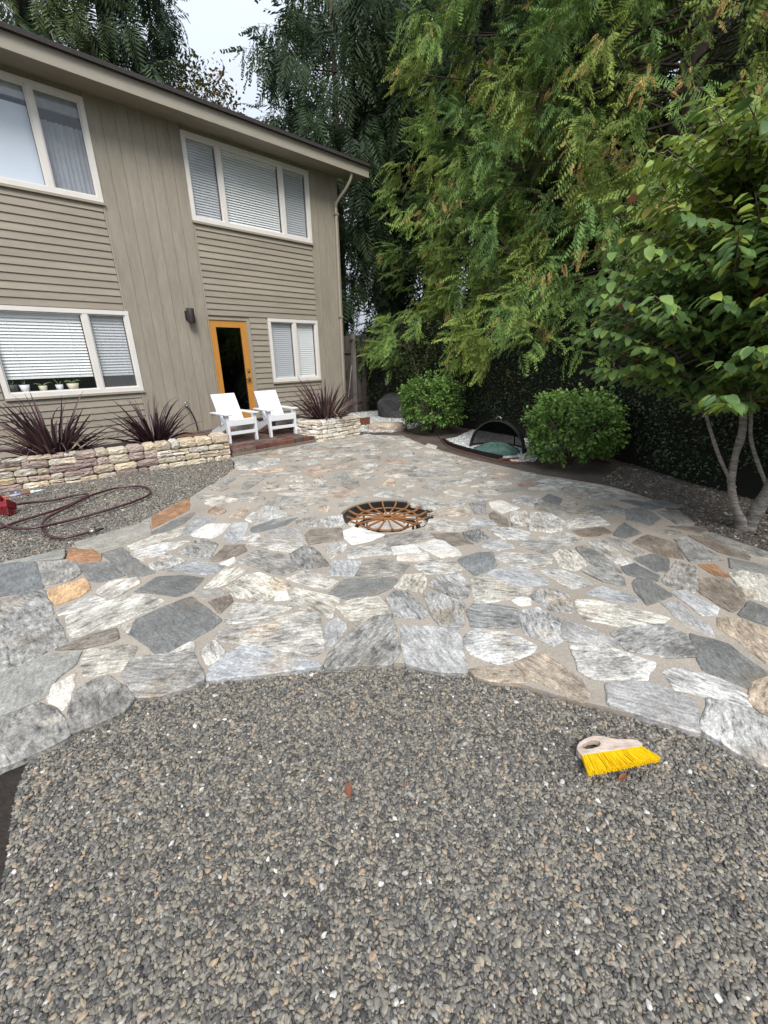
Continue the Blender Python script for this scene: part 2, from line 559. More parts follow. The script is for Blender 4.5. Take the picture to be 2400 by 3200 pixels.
M['plasticgrey'] = pmat('grey_outlet_plastic', (0.34, 0.34, 0.34), None, 8, 0.5)


# ------------------------------------------------------------------ ground sheet
# (built below, once the pit outline is known)

# outlines on the ground (metres)
FRONT = [(-1.6, 1.9), (-.234, 1.941), (-.015, 1.935), (.253, 1.96), (.552, 1.829), (1.007, 1.483), (1.296, 1.202), (1.483, .948), (1.565, .75),
         (1.713, .375), (1.854, .055), (1.874, -.179), (1.93, -.7), (2.05, -2.0)]
RIGHT = [(4.22, -2.0), (4.269, .036), (4.352, .341), (4.638, .667), (5.114, 1.064), (5.295, 1.498), (5.22, 2.507), (5.389, 3.738), (5.622, 4.523), (6.086, 5.655), (5.66, 6.36)]
TOP = [(4.60, 6.42), (2.94, 6.44)]
LEFT = [(2.62, 5.734), (2.036, 5.177), (1.596, 4.847), (1.159, 4.554), (.654, 4.167), (.32, 3.993), (-.057, 4.292), (-1.6, 4.6)]
PATIO = FRONT + RIGHT + TOP + LEFT
PIT = (2.80, 2.81)
PIT_R = 0.46


def densify(poly, step, closed=True):
    out = []
    n = len(poly)
    for i in range(n if closed else n - 1):
        a, b = Vector(poly[i]).to_2d(), Vector(poly[(i + 1) % n]).to_2d()
        k = max(1, int((b - a).length / step))
        out += [a.lerp(b, j / k) for j in range(k)]
    return out


def inside(p, poly):
    x, y = p[0], p[1]
    c = False
    j = len(poly) - 1
    for i in range(len(poly)):
        xi, yi = poly[i][0], poly[i][1]
        xj, yj = poly[j][0], poly[j][1]
        if (yi > y) != (yj > y) and x < (xj - xi) * (y - yi) / (yj - yi) + xi:
            c = not c
        j = i
    return c


def sheet(name, outer, hole, z, zb, mat, wob=0.0):
    outer = [Vector((p[0], p[1], 0)) for p in outer]
    loops = [outer] + ([hole] if hole else [])
    tris = geometry.tessellate_polygon(loops)
    flat = [p for lp in loops for p in lp]
    b = MB()
    b.add([(p.x, p.y, z) for p in flat], [t if (flat[t[1]] - flat[t[0]]).cross(flat[t[2]] - flat[t[0]]).z > 0 else t[::-1] for t in tris])
    k = 0
    for lp in loops:
        n = len(lp)
        b.add([(p.x, p.y, z) for p in lp] + [(p.x, p.y, zb) for p in lp], [(i, (i + 1) % n, n + (i + 1) % n, n + i) for i in range(n)])
        k += n
    return b.build(name, mat)


pout = densify(PATIO, 0.06)
pout = [p + Vector((noise.noise((p.x * 5, p.y * 5, 3)), noise.noise((p.x * 5, p.y * 5, 9)))) * 0.03 for p in pout]
_n = len(pout)
_in = []
for i, p in enumerate(pout):
    t = pout[(i + 1) % _n] - pout[i - 1]
    _in.append(p + Vector((-t.y, t.x)).normalized() * 0.022)
pout = _in
hole = []
for k in range(48):
    a = 2 * math.pi * k / 48
    r = PIT_R + 0.02 * noise.noise((math.cos(a) * 3, math.sin(a) * 3, 1.5))
    hole.append(Vector((PIT[0] + r * math.cos(a), PIT[1] + r * math.sin(a), 0)))
tag(sheet('ground', [(-300, -300), (300, -300), (300, 300), (-300, 300)], hole, -.12, -.4, M['ground']), kind='structure')
patio = sheet('patio', pout, hole, -0.007, -0.11, M['mortar'])
tag(patio, kind='structure')

# ------------------------------------------------------------------ flagstones read off the photograph, laid on the ground
CROPS = {'A': (0, 1700, .36166), 'B': (400, 1600, .36166), 'C': (900, 1600, .36166), 'D': (1400, 1550, .36166), 'E': (1850, 1550, .6691), 'H': (0, 1400, .4822), 'F': (650, 1340, .6303), 'G': (1250, 1340, .6303)}
TRACE = """
A d -20,170 290,148 325,250 370,378 180,415 -20,445
A g 330,150 640,150 690,250 600,310 385,350
A o 590,45 790,45 870,95 860,145 700,150 590,130
A d 680,175 900,155 1065,270 850,320 780,300 745,250
A d 885,75 1045,25 1190,150 1330,245 1150,290 1020,210
A r 415,400 700,305 735,310 765,390 680,450 480,520 430,430
A k -20,490 230,420 375,400 420,520 460,600 250,680 -20,765
A l 500,565 790,440 920,480 690,560 510,610
A l 840,400 960,320 1180,290 1200,330 1000,450 930,470 850,420
A k -20,800 230,700 480,640 580,840 400,920 200,1020 -20,1100
A h 580,620 900,500 1050,450 1200,430 1410,480 1300,560 1100,640 900,720 640,805 600,750
A n 480,910 700,820 990,730 1025,810 900,850 700,890
A m 10,1130 200,1050 420,970 690,930 640,1040 480,1150 420,1230 400,1310 25,1460
A w 640,1120 590,1350 535,1425 490,1360 430,1340 410,1290 430,1230
A h 760,910 1100,870 1165,890 1130,980 1050,1080 800,1130 740,1110 700,1060
A k 650,1260 800,1170 930,1140 1080,1240 1140,1340 1040,1450 640,1610 605,1580 610,1450
A g 1140,1000 1300,960 1659,930 1690,1020 1760,1150 1659,1215 1390,1285 1190,1315 1130,1220 1075,1110
A k -20,1510 300,1390 400,1400 510,1480 580,1600 580,1660 400,1745 150,1850 -20,1925
A l 1030,700 1160,655 1115,765
A m 0,160 550,45 540,120 250,140
H m 490,610 960,470 980,560 850,600 650,660 500,640
H o 985,520 990,440 1225,320 1220,400 1040,490
B d 540,730 810,935 700,1000 480,1140 310,1225 240,1190 15,1030 60,930 300,820
B d 190,185 380,80 560,0 570,10 480,90 300,180
B b 470,170 600,30 740,60 560,170 480,200
B w 540,190 690,100 880,100 800,180 720,220 580,205
B b 820,230 920,90 1035,90 990,240 920,265
B w 1060,80 1020,60 1080,0 1360,5 1360,20 1150,85
B d 1070,130 1400,25 1460,45 1350,110 1100,175 1065,160
B s 1460,90 1560,45 1640,60 1630,115 1540,125
B b 1185,200 1300,135 1470,135 1520,235 1330,225
B l 1005,215 1130,185 1140,215 1080,245 1000,235
B h 0,290 250,195 490,130 450,195 200,285 30,325
B l 20,365 60,330 280,268 530,245 350,330 130,410
B k 440,345 620,225 770,275 700,400 560,390
B n 720,410 840,290 990,285 1020,330 930,375 760,420
B l 1000,275 1240,235 1530,270 1400,350 1180,310
B g 950,430 1090,330 1330,370 1400,430 1450,490 1350,540 1180,500 1080,460
B w 800,445 915,390 920,430 870,460
B l 190,450 290,360 400,370 490,420 380,470 240,500
B b 350,500 560,420 830,460 720,530 600,530
B d 60,680 250,560 440,545 655,565 550,670 430,720 200,690
B h 660,650 820,500 930,470 1025,500 850,610 740,650
B h 830,670 1010,540 1130,520 1350,600 1400,640 1270,700 1150,785 980,740
B m 570,690 740,640 830,700 650,740
B n 700,765 880,715 890,770 790,870
B l 870,900 930,785 1100,800 1430,820 1250,880 990,940 850,960
B w 1270,760 1290,700 1370,675 1380,745
B l 755,1080 800,1020 1200,930 1530,860 1630,890 1680,1060 1690,1200 1580,1230 1350,1190 1050,1140 830,1110
B l 640,1200 740,1110 830,1200 800,1250 690,1320
B b 695,1440 700,1360 850,1230 1000,1150 1130,1150 1400,1240 1640,1310 1659,1330 1200,1385
B l 350,1215 510,1120 570,1125 570,1190
B o 590,1085 730,1005 700,1050 600,1110
C n 155,190 200,150 460,140 470,235 180,275
C w 470,170 560,125 830,190 720,240 560,275 500,220
C g 845,270 840,200 1150,165 1250,210 1000,270 880,290
C l 310,290 480,260 520,300 370,400
C k 20,350 90,300 190,290 260,350 350,460 80,490
C s 515,350 560,310 820,265 880,320 880,355 530,395
C w 900,300 1090,280 1150,340 910,360
C w 950,365 1200,345 1210,390 1100,420 955,410
C w 1110,280 1260,235 1340,250 1450,315 1210,330
C w 1215,340 1460,325 1495,365 1330,390
C b 375,540 380,410 630,425 560,545
C g 595,540 650,450 800,400 1050,450 980,520 880,550
C l 1090,470 1180,400 1400,420 1525,490 1380,520 1200,530
C d 360,700 490,590 620,570 930,570 920,630 790,690 570,745 430,730
C l -10,570 150,500 330,550 440,590 350,650 280,660
C h 920,640 1010,540 1180,530 1190,600 1160,685 1050,670
C s 1215,630 1290,560 1500,530 1560,640 1545,730 1480,740 1350,690
C h 20,720 50,645 180,680 440,740 370,900 200,850 0,790
C h 430,810 560,750 780,730 860,820 820,890 600,965 510,900
C s 860,750 920,680 1020,690 1200,860 1150,910 930,890
C g 1170,700 1310,700 1520,790 1505,985 1320,980 1250,870
C b 330,1150 350,960 420,910 480,950 490,1000 430,1100 370,1150
C k 320,1320 350,1240 560,1020 750,910 890,880 960,1180 880,1310 600,1310 350,1340
C b 985,970 1300,1000 1470,1000 1500,1200 1540,1375 1300,1360 1020,1300 1000,1130
C l 1230,60 1300,50 1540,90 1540,155 1350,160 1180,148
C n 1235,180 1470,180 1600,270 1430,285 1300,230
C l 280,60 460,20 490,110 330,125
D s 545,50 620,-10 800,20 720,80 620,70
D d 815,20 870,-20 985,20 950,80 880,65
D w 360,50 460,35 615,100 470,145 380,100
D g 190,60 320,45 320,150 240,150
D g 760,70 820,50 980,90 1100,130 1020,170 900,160 760,110
D n 360,150 395,135 500,195 520,260 480,270 390,215
D s 160,240 220,190 390,210 420,245 260,275
D l 540,160 560,130 670,130 700,250 560,270
D l 710,140 880,150 1010,220 1000,290 880,310 700,290
D l 1020,200 1300,175 1390,240 1260,260 1030,275
D n 1080,300 1280,270 1340,270 1410,310 1250,345 1150,340
D d 95,560 110,530 270,490 380,480 415,590 350,640 230,680
D k 125,315 270,285 350,350 250,395 160,350
D l 350,290 400,270 560,275 710,320 700,375 480,370
D b 290,430 340,385 480,375 575,440 440,465
D g 610,420 700,390 930,390 930,450 830,490
D l 790,350 1030,315 1170,370 990,440 880,390
D l 410,530 500,485 890,520 880,590 700,620 560,595
D h 910,500 970,460 1090,470 1210,585 1090,640 980,610
D g 1110,440 1190,425 1380,540 1510,660 1300,610 1150,510
D l 1210,400 1330,360 1430,450 1600,560 1500,600 1400,540
D g 1100,150 1200,80 1370,60 1530,110 1500,150 1300,165
D b 340,660 380,640 500,620 650,625 850,720 850,755 640,770 500,720
D l 790,640 940,620 1270,745 1070,800
D h 200,700 340,685 560,765 720,785 700,830 560,870 240,930
D w 560,900 640,870 710,880 710,930 620,935
D s 715,870 820,780 1040,850 1075,1000 900,980 790,910
D k 175,990 230,930 400,940 590,970 605,1115 560,1130 210,1120
D s 630,1080 640,980 780,960 990,1080 975,1250 900,1280 680,1180
D l 160,1220 230,1145 560,1190 760,1290 720,1350 430,1445 200,1350 160,1290
D b 1000,1100 1030,1070 1100,1095 1460,1240 1450,1300 1000,1240
D h 1110,900 1250,895 1600,965 1910,1055 1820,1100 1500,1120 1200,1060 1140,1000
D l 1070,1290 1400,1310 1790,1440 1700,1580 1250,1570 1150,1510 1110,1380
D t 580,1440 700,1400 860,1360 1000,1480 1160,1600 1200,1700 1160,1775 900,1640 700,1560
D t 190,1500 450,1470 560,1480 680,1600 500,1600 250,1550
D b 1190,830 1330,775 1640,870 1620,925 1400,895
D k 1160,640 1290,620 1510,700 1530,770 1330,730
E s 95,640 200,610 330,600 430,640 490,745 330,745 170,720
E d 460,640 640,690 720,760 820,820 740,895 530,810 500,760
E l 340,820 390,800 600,850 745,950 740,970 600,950 380,890
E b 70,880 250,870 430,930 480,970 495,1100 300,1040 80,970
E l 520,1090 555,950 650,970 822,1040 900,1090 900,1290 820,1250 680,1190
E s 325,400 400,300 480,330 495,440 440,450
E n 190,215 260,180 390,220 425,290 330,280
E g 390,200 440,190 610,295 460,305
E n 455,185 520,190 735,280 725,295 600,260
E d 200,290 280,270 355,290 350,350 300,350
E d 140,330 200,315 310,370 300,395 170,365
E o 500,320 570,318 640,375 590,375
E n 505,390 600,375 700,450 705,500 650,540 510,450
E b 380,450 430,440 590,520 575,550 520,555
E d 195,410 215,380 260,385 370,460 260,505 215,450
E b 320,490 400,490 560,620 570,655 440,600
E d 690,555 740,490 822,530 900,570 900,640 822,600
E h 640,360 700,350 822,370 920,400 920,520 822,490 735,470
E d 645,290 822,330 900,350 900,375 820,362 650,335
E t 590,570 680,570 822,615 900,660 900,780 822,780 700,680 600,610
E t 760,870 822,850 900,880 900,1050 822,1030 740,960
E g 525,180 560,170 822,260 822,290 745,272
E d 165,110 165,60 240,50 320,100 270,135
E g 305,70 400,65 480,130 400,130
E n 355,140 520,140 540,160 500,170
E d 100,180 150,125 225,170 150,195
E d 130,20 200,20 330,50 280,60
E d 250,25 330,20 430,50 380,55
E g 60,190 140,200 250,265 200,270
F l 245,170 270,148 355,146 350,172 290,178
F d 115,142 200,138 260,145 230,172 140,168
F l 140,175 290,182 285,200 150,200
F r 205,205 370,196 370,206 280,216
F d 40,262 100,232 135,245 90,278
F n 5,282 60,274 95,292 60,308 20,298
F h 385,258 420,230 465,236 480,262
F d 160,290 210,238 275,245 190,300
F n 600,178 700,138 735,150 640,176
F b 485,158 520,150 550,165 500,178
F h 690,208 760,194 845,204 740,232
F d 630,228 680,212 695,240 660,262 632,250
F d 660,275 690,250 735,250 745,280 705,298
F o 590,330 620,308 725,304 735,312 660,340
F r 865,280 900,248 925,250 920,280
F r 555,385 580,378 600,385 590,408 565,408
F r 108,432 170,385 205,390 160,440
F b 335,378 430,335 560,330 590,355 460,385 370,395
F d 250,388 340,335 420,335 330,385
F w 345,320 590,308 590,318 400,330
F d 220,455 390,430 440,435 300,476 240,476
F w 200,445 280,385 340,388 390,430 250,462
F k 440,455 520,432 545,450 520,476 450,476
F h 745,190 800,165 850,180 810,192
F d 830,70 880,60 900,80 850,90
F l 785,85 815,78 845,100 800,104
F g 680,105 800,95 805,108 690,113
F l 585,78 650,50 735,40 700,62 600,80
F d 895,120 930,110 950,125 930,145 900,140
G d 115,290 160,252 220,252 245,275 180,305
G l 135,158 220,142 275,158 180,168
G t 275,180 290,152 340,155 450,185 330,186
G l 355,285 420,260 545,258 550,272 440,286
G l 245,260 330,240 390,245 280,270
G r 445,230 500,218 540,222 500,236
G s 310,220 370,203 460,210 410,240
G w 220,312 250,302 310,318 300,332 240,325
G l 310,330 345,318 455,345 400,352
G l 40,355 110,330 240,375 170,395 60,375
G g 245,380 270,352 330,350 320,388
G t 140,418 260,396 345,396 340,428 200,428
G b 180,168 270,178 200,190 110,185
G w 0,110 40,102 75,130 20,135
G w 125,85 140,72 180,85 175,98
"""
KIND = {  # colour (as the stone is), contrast of its grain
    'd': ((.165, .172, .174), .5), 'g': ((.26, .258, .25), .85), 'l': ((.42, .415, .40), .95), 'b': ((.335, .342, .352), .65), 'w': ((.56, .55, .53), .45),
    'k': ((.235, .236, .232), 1.0), 's': ((.325, .325, .32), 1.0), 'n': ((.195, .172, .148), .7), 'o': ((.31, .180, .105), .6), 't': ((.33, .277, .222), .8),
    'r': ((.52, .36, .22), .7), 'h': ((.45, .43, .385), .95), 'm': ((.27, .265, .245), .5)}
stones = []
for line in TRACE.strip().splitlines():
    w = line.split()
    ox, oy, s = CROPS[w[0]]
    poly = [gp(ox + float(a) * s, oy + float(b) * s).to_2d() for a, b in (q.split(',') for q in w[2:])]
    ar = sum(poly[i].x * poly[(i + 1) % len(poly)].y - poly[i].y * poly[(i + 1) % len(poly)].x for i in range(len(poly))) / 2
    if ar < 0:
        poly.reverse()
    if abs(ar) < 0.004:
        continue
    grow = []
    for i in range(len(poly)):
        e1 = (poly[i] - poly[i - 1]).normalized()
        e2 = (poly[(i + 1) % len(poly)] - poly[i]).normalized()
        nv = Vector((e1.y + e2.y, -(e1.x + e2.x)))
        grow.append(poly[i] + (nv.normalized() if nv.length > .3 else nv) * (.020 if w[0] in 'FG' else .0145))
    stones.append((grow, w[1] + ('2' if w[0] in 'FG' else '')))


# the rest of the patio: cells grown between the stones already laid
def fill_stones():
    sx = 1.35                                              # cells a little longer along (1,-1)
    c45 = math.sqrt(.5)

    def fwd(p): return np.array([(p[0] - p[1]) * c45 / sx, (p[0] + p[1]) * c45])

    def inv(q): return Vector(((q[0] * sx + q[1]) * c45, (q[1] - q[0] * sx) * c45))
    occ = []
    for poly, _ in stones:
        occ += densify(poly, 0.05)
        cen = sum(poly, Vector((0, 0))) / len(poly)
        occ += [p.lerp(cen, .5) for p in densify(poly, 0.12)] + [cen]
    n = len(pout)
    for i, p in enumerate(pout):
        t = pout[(i + 1) % n] - pout[i - 1]
        occ.append(p + Vector((t.y, -t.x)).normalized() * 0.05)
    occ += [Vector((PIT[0] + r * math.cos(a), PIT[1] + r * math.sin(a))) for r in (.44, .2) for a in np.linspace(0, 6.28, 40)]
    O = np.array([fwd(p) for p in occ])
    seeds = []
    rnd = random.Random(5)
    tries = 0
    while tries < 30000:
        tries += 1
        p = Vector((rnd.uniform(-1.6, 6.1), rnd.uniform(-2.0, 6.45)))
        if not inside(p, PATIO):
            continue
        q = fwd(p)
        if (p - Vector(PIT)).length < PIT_R + .06:
            continue
        if np.min(np.sum((O - q) ** 2, 1)) < (rnd.uniform(.055, .10)) ** 2:
            continue
        if seeds and np.min(np.sum((np.array(seeds) - q) ** 2, 1)) < rnd.uniform(.20, .34) ** 2:
            continue
        seeds.append(q)
    S = np.array(seeds)
    allp = np.vstack([S, O])
    out = []
    for i, q in enumerate(S):
        d2 = np.sum((allp - q) ** 2, 1)
        near = np.argsort(d2)[1:120]
        cell = [q + np.array(o) for o in ((-1, -1), (1, -1), (1, 1), (-1, 1))]
        for j in near:
            if d2[j] > 4: break
            mid = (q + allp[j]) / 2
            nn = allp[j] - q
            new = []
            for a in range(len(cell)):
                A, B = cell[a], cell[(a + 1) % len(cell)]
                da, db = (A - mid) @ nn, (B - mid) @ nn
                if da <= 0: new.append(A)
                if (da < 0) != (db < 0) and da != db:
                    new.append(A + (B - A) * da / (da - db))
            cell = new
            if len(cell) < 3: break
        if len(cell) < 3: continue
        poly = [inv(c) for c in cell]
        # merge very short edges
        pl = [poly[0]]
        for p in poly[1:]:
            if (p - pl[-1]).length > .045: pl.append(p)
        if (pl[0] - pl[-1]).length < .045: pl.pop()
        if len(pl) < 3: continue
        # mortar joint
        cen = sum(pl, Vector((0, 0))) / len(pl)
        sh = []
        for k, p in enumerate(pl):
            e1 = (pl[k] - pl[k - 1]).normalized()
            e2 = (pl[(k + 1) % len(pl)] - pl[k]).normalized()
            b = Vector((-(e1.y + e2.y), e1.x + e2.x))
            if b.length < .2: b = cen - p
            sh.append(p + b.normalized() * .007)
        ar = sum(sh[k].x * sh[(k + 1) % len(sh)].y - sh[k].y * sh[(k + 1) % len(sh)].x for k in range(len(sh))) / 2
        if ar < 0.005: continue
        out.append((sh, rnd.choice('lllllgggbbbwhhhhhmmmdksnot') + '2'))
    return out


stones += fill_stones()
nst = random.Random(3)
for poly, kd in stones:
    cen = sum(poly, Vector((0, 0))) / len(poly)
    P = np.array([(p - cen)[:] for p in poly])
    w_, v_ = np.linalg.eigh(np.cov(P.T))
    ang = math.atan2(v_[1, 1], v_[0, 1]) + nst.uniform(-.25, .25)
    # round corners, ragged edge
    pl = []
    n = len(poly)
    for i in range(n):
        a, b, c = poly[i - 1], poly[i], poly[(i + 1) % n]
        r = min(.011, (a - b).length * .3, (c - b).length * .3)
        pl += [b + (a - b).normalized() * r, b + (c - b).normalized() * r]
    pts = densify(pl, .045)
    rag = .006
    pts = [p + Vector((noise.noise((p.x * 14, p.y * 14, 0)), noise.noise((p.x * 14, p.y * 14, 7)))) * rag * 1.8 + Vector((noise.noise((p.x * 40, p.y * 40, 2)), noise.noise((p.x * 40, p.y * 40, 5)))) * .003 for p in pts]
    R = Matrix.Rotation(-ang, 2)
    pts = [R @ (p - cen) for p in pts]
    n = len(pts)
    top = nst.uniform(-.002, .004)
    tilt = Vector((nst.uniform(-1, 1), nst.uniform(-1, 1))) * .006
    ins = []
    for i in range(n):
        t = (pts[(i + 1) % n] - pts[i - 1])
        ins.append(pts[i] + Vector((-t.y, t.x)).normalized() * .006)
    b = MB()
    b.add([(p.x, p.y, -.03) for p in pts] + [(p.x, p.y, top - .004 + p.dot(tilt)) for p in pts] + [(p.x, p.y, top + p.dot(tilt)) for p in ins],
          [(i, (i + 1) % n, n + (i + 1) % n, n + i) for i in range(n)] + [(n + i, n + (i + 1) % n, 2 * n + (i + 1) % n, 2 * n + i) for i in range(n)] + [tuple(range(2 * n, 3 * n))])
    base, con = KIND[kd[0]]
    if len(kd) > 1:                                        # the far stones are more alike, mixed towards pale grey-beige
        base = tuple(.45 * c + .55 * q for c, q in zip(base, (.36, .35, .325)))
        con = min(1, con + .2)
    f = nst.uniform(.82, 1.05)
    wm = nst.uniform(-.03, .03)
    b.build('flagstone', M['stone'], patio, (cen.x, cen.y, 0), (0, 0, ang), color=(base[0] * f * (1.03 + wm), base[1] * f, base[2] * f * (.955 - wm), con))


# ------------------------------------------------------------------ gravel (real pebbles, too many to count)
def pebble_group(name, mat, dens, dmin, size, zj, seed):
    ng = bpy.data.node_groups.new(name, 'GeometryNodeTree')
    ng.interface.new_socket('Geometry', in_out='INPUT', socket_type='NodeSocketGeometry')
    ng.interface.new_socket('Geometry', in_out='OUTPUT', socket_type='NodeSocketGeometry')
    n, l = ng.nodes, ng.links
    gi, go = n.new('NodeGroupInput'), n.new('NodeGroupOutput')
    ds = n.new('GeometryNodeDistributePointsOnFaces')
    ds.distribute_method = 'POISSON'
    ds.inputs['Distance Min'].default_value = dmin
    ds.inputs['Density Max'].default_value = dens
    ds.inputs['Seed'].default_value = seed
    l.new(gi.outputs[0], ds.inputs['Mesh'])
    jn = n.new('GeometryNodeJoinGeometry')
    for k in range(5):
        ico = n.new('GeometryNodeMeshIcoSphere')
        ico.inputs['Subdivisions'].default_value = 2
        ico.inputs['Radius'].default_value = 0.5
        nz = n.new('ShaderNodeTexNoise')
        nz.noise_dimensions = '4D'
        nz.inputs['W'].default_value = 3.7 * k + seed
        nz.inputs['Scale'].default_value = 1.5
        nz.inputs['Detail'].default_value = 1.0
        sub = n.new('ShaderNodeVectorMath')
        sub.operation = 'SUBTRACT'
        sub.inputs[1].default_value = (.5, .5, .5)
        l.new(nz.outputs['Color'], sub.inputs[0])
        scl = n.new('ShaderNodeVectorMath')
        scl.operation = 'SCALE'
        scl.inputs['Scale'].default_value = 1.05
        l.new(sub.outputs[0], scl.inputs[0])
        sp = n.new('GeometryNodeSetPosition')
        l.new(ico.outputs['Mesh'], sp.inputs['Geometry'])
        l.new(scl.outputs[0], sp.inputs['Offset'])
        ss = n.new('GeometryNodeSetShadeSmooth')
        l.new(sp.outputs[0], ss.inputs[0])
        sm = n.new('GeometryNodeSetMaterial')
        sm.inputs['Material'].default_value = mat
        l.new(ss.outputs[0], sm.inputs[0])
        g2 = n.new('GeometryNodeGeometryToInstance')
        l.new(sm.outputs[0], g2.inputs[0])
        l.new(g2.outputs[0], jn.inputs[0])

    def rv(lo, hi, sd, vec=True):
        r = n.new('FunctionNodeRandomValue')
        r.data_type = 'FLOAT_VECTOR' if vec else 'FLOAT'
        i = 0 if vec else 2
        r.inputs[i].default_value = lo
        r.inputs[i + 1].default_value = hi
        r.inputs['Seed'].default_value = sd
        return r.outputs[0] if vec else r.outputs[1]
    mv = n.new('GeometryNodeSetPosition')
    l.new(ds.outputs['Points'], mv.inputs['Geometry'])
    l.new(rv((0, 0, -zj), (0, 0, zj), 11), mv.inputs['Offset'])
    ip = n.new('GeometryNodeInstanceOnPoints')
    l.new(mv.outputs[0], ip.inputs['Points'])
    l.new(jn.outputs[0], ip.inputs['Instance'])
    ip.inputs['Pick Instance'].default_value = True
    ri = n.new('FunctionNodeRandomValue')
    ri.data_type = 'INT'
    ri.inputs[4].default_value = 0
    ri.inputs[5].default_value = 4
    l.new(ri.outputs[2], ip.inputs['Instance Index'])
    e2r = n.new('FunctionNodeEulerToRotation')
    l.new(rv((-.5, -.5, 0), (.5, .5, 6.28), 5), e2r.inputs[0])
    l.new(e2r.outputs[0], ip.inputs['Rotation'])
    sv = n.new('ShaderNodeVectorMath')
    sv.operation = 'MULTIPLY'
    l.new(rv((.95, .7, .5), (1.6, 1.1, .85), 8), sv.inputs[0])
    # mostly small, a few large
    pw = n.new('ShaderNodeMath')
    pw.operation = 'POWER'
    l.new(rv(0.0, 1.0, 21, False), pw.inputs[0])
    pw.inputs[1].default_value = 2.2
    mr = n.new('ShaderNodeMapRange')
    mr.inputs[3].default_value = size * 0.8
    mr.inputs[4].default_value = size * 1.55
    l.new(pw.outputs[0], mr.inputs[0])
    l.new(mr.outputs[0], sv.inputs[1])
    l.new(sv.outputs[0], ip.inputs['Scale'])
    jo = n.new('GeometryNodeJoinGeometry')
    l.new(gi.outputs[0], jo.inputs[0])
    l.new(ip.outputs[0], jo.inputs[0])
    l.new(jo.outputs[0], go.inputs[0])
    return ng


def gravel(name, poly, z, basemat, mat, dens, dmin, size, zj, seed, label):
    o = sheet(name, densify(poly, .15), None, z, z - .05, basemat)
    # only the top face carries pebbles: the skirt is negligible
    md = o.modifiers.new('pebbles', 'NODES')
    md.node_group = pebble_group(name + '_nodes', mat, dens, dmin, size, zj, seed)
    return tag(o, label, 'gravel', kind='stuff')


front_in = [(p[0] + .004, p[1] + .004) for p in FRONT[1:]]
SOIL_EDGE = [gp(u, v).to_2d() for u, v in [(-20, 2840), (10, 2720), (25, 2620), (35, 2520), (55, 2440), (75, 2385), (105, 2345)]]
front_poly = [tuple(p) for p in SOIL_EDGE] + front_in[1:-1] + [(2.03, -1.7), (.9, -1.7), (-.1, -.7), (-.75, .2), (-.6, .9)]
gravel('gravel', front_poly, -.028, M['gravelbase'], M['peb'], 42000, .0056, .0130, .0050, 1, 'loose grey river pebbles spread in front of the patio edge')
dirt = sheet('soil_patch', densify([(-2.2, 1.88), (-.3, 1.93), (.1, 1.95), (0, 1.4), (-.2, .8), (-.5, .2), (-2.2, .2)], .2), None, -.034, -.1, M['soil'])
tag(dirt, kind='structure')

left_poly = [(-1.5, 4.62), (-.05, 4.305), (.315, 4.005), (.645, 4.18), (1.15, 4.567), (1.586, 4.86), (2.026, 5.19), (2.608, 5.745), (2.93, 6.43),
             (2.86, 6.46), (1.6, 6.64), (.8, 6.72), (.1, 6.9), (-1.5, 7.05)]
gravel('gravel', left_poly, -.03, M['gravelbase'], M['peb'], 14000, .0085, .0160, .006, 2, 'dark grey pebble strip between planter wall and flagstones')

# planting bed soil on the right of the patio and behind
bed = [(4.23, -2.0), (4.26, .036), (4.345, .341), (4.63, .675), (5.105, 1.07), (5.285, 1.5), (5.21, 2.507), (5.38, 3.74), (5.61, 4.53), (6.075, 5.65), (5.67, 6.34),
       (5.8, 8.85), (9.4, 9.2), (9.4, -2.0)]
bs = sheet('planting_bed', densify(bed, .2), None, -.015, -.1, M['bedsoil'])
tag(bs, kind='structure')
mulch = [(4.3, -1.9), (4.32, .05), (4.40, .36), (4.68, .72), (5.15, 1.12), (5.36, 1.5), (5.45, 1.75), (5.9, 1.75), (6.6, 1.8), (6.3, .9), (5.6, -1.9)]
gravel('gravel', mulch, -.010, M['bedsoil'], M['pebmulch'], 3600, .013, .019, .005, 3, 'brown fine gravel around the pale trunked tree')
white1 = [gp(u, v).to_2d() for u, v in [(1395, 1372), (1440, 1395), (1500, 1412), (1570, 1432), (1640, 1446), (1672, 1440)]] + [Vector((6.15, 2.9)), Vector((7.3, 3.0)), Vector((7.5, 5.0)), Vector((6.6, 4.75))]
gravel('gravel', [tuple(p) for p in white1], -.004, M['whitebase'], M['pebwhite'], 3800, .013, .019, .005, 4, 'white crushed stone under the black fire screen')
white2 = [(5.72, 6.75), (6.2, 6.1), (6.75, 6.05), (7.6, 6.3), (8.3, 7.2), (8.6, 8.7), (7.4, 8.95), (5.9, 8.7)]
gravel('gravel', white2, .004, M['whitebase'], M['pebwhite'], 2600, .016, .024, .006, 5, 'pale crushed stone beside the house corner and rock')


# ------------------------------------------------------------------ fire pit
fp = empty('fire_pit', (PIT[0], PIT[1], 0), label='round sunken fire pit with black steel liner in the flagstones', cat='fire pit')
b = MB().lathe([(.435, -.02), (.445, -.02), (.445, -.14), (.435, -.14), (.435, -.02)], 48)
b.build('liner', M['black'], fp)
MB().lathe([(.455, -.13), (.44, -.185), (.3, -.20), (.0, -.195)], 40).build('pit_floor', M['sand'], fp)
MB().lathe([(.33, -.15), (.34, -.15), (.34, -.19), (.33, -.19), (.33, -.15)], 40).build('burner_ring', M['black'], fp)

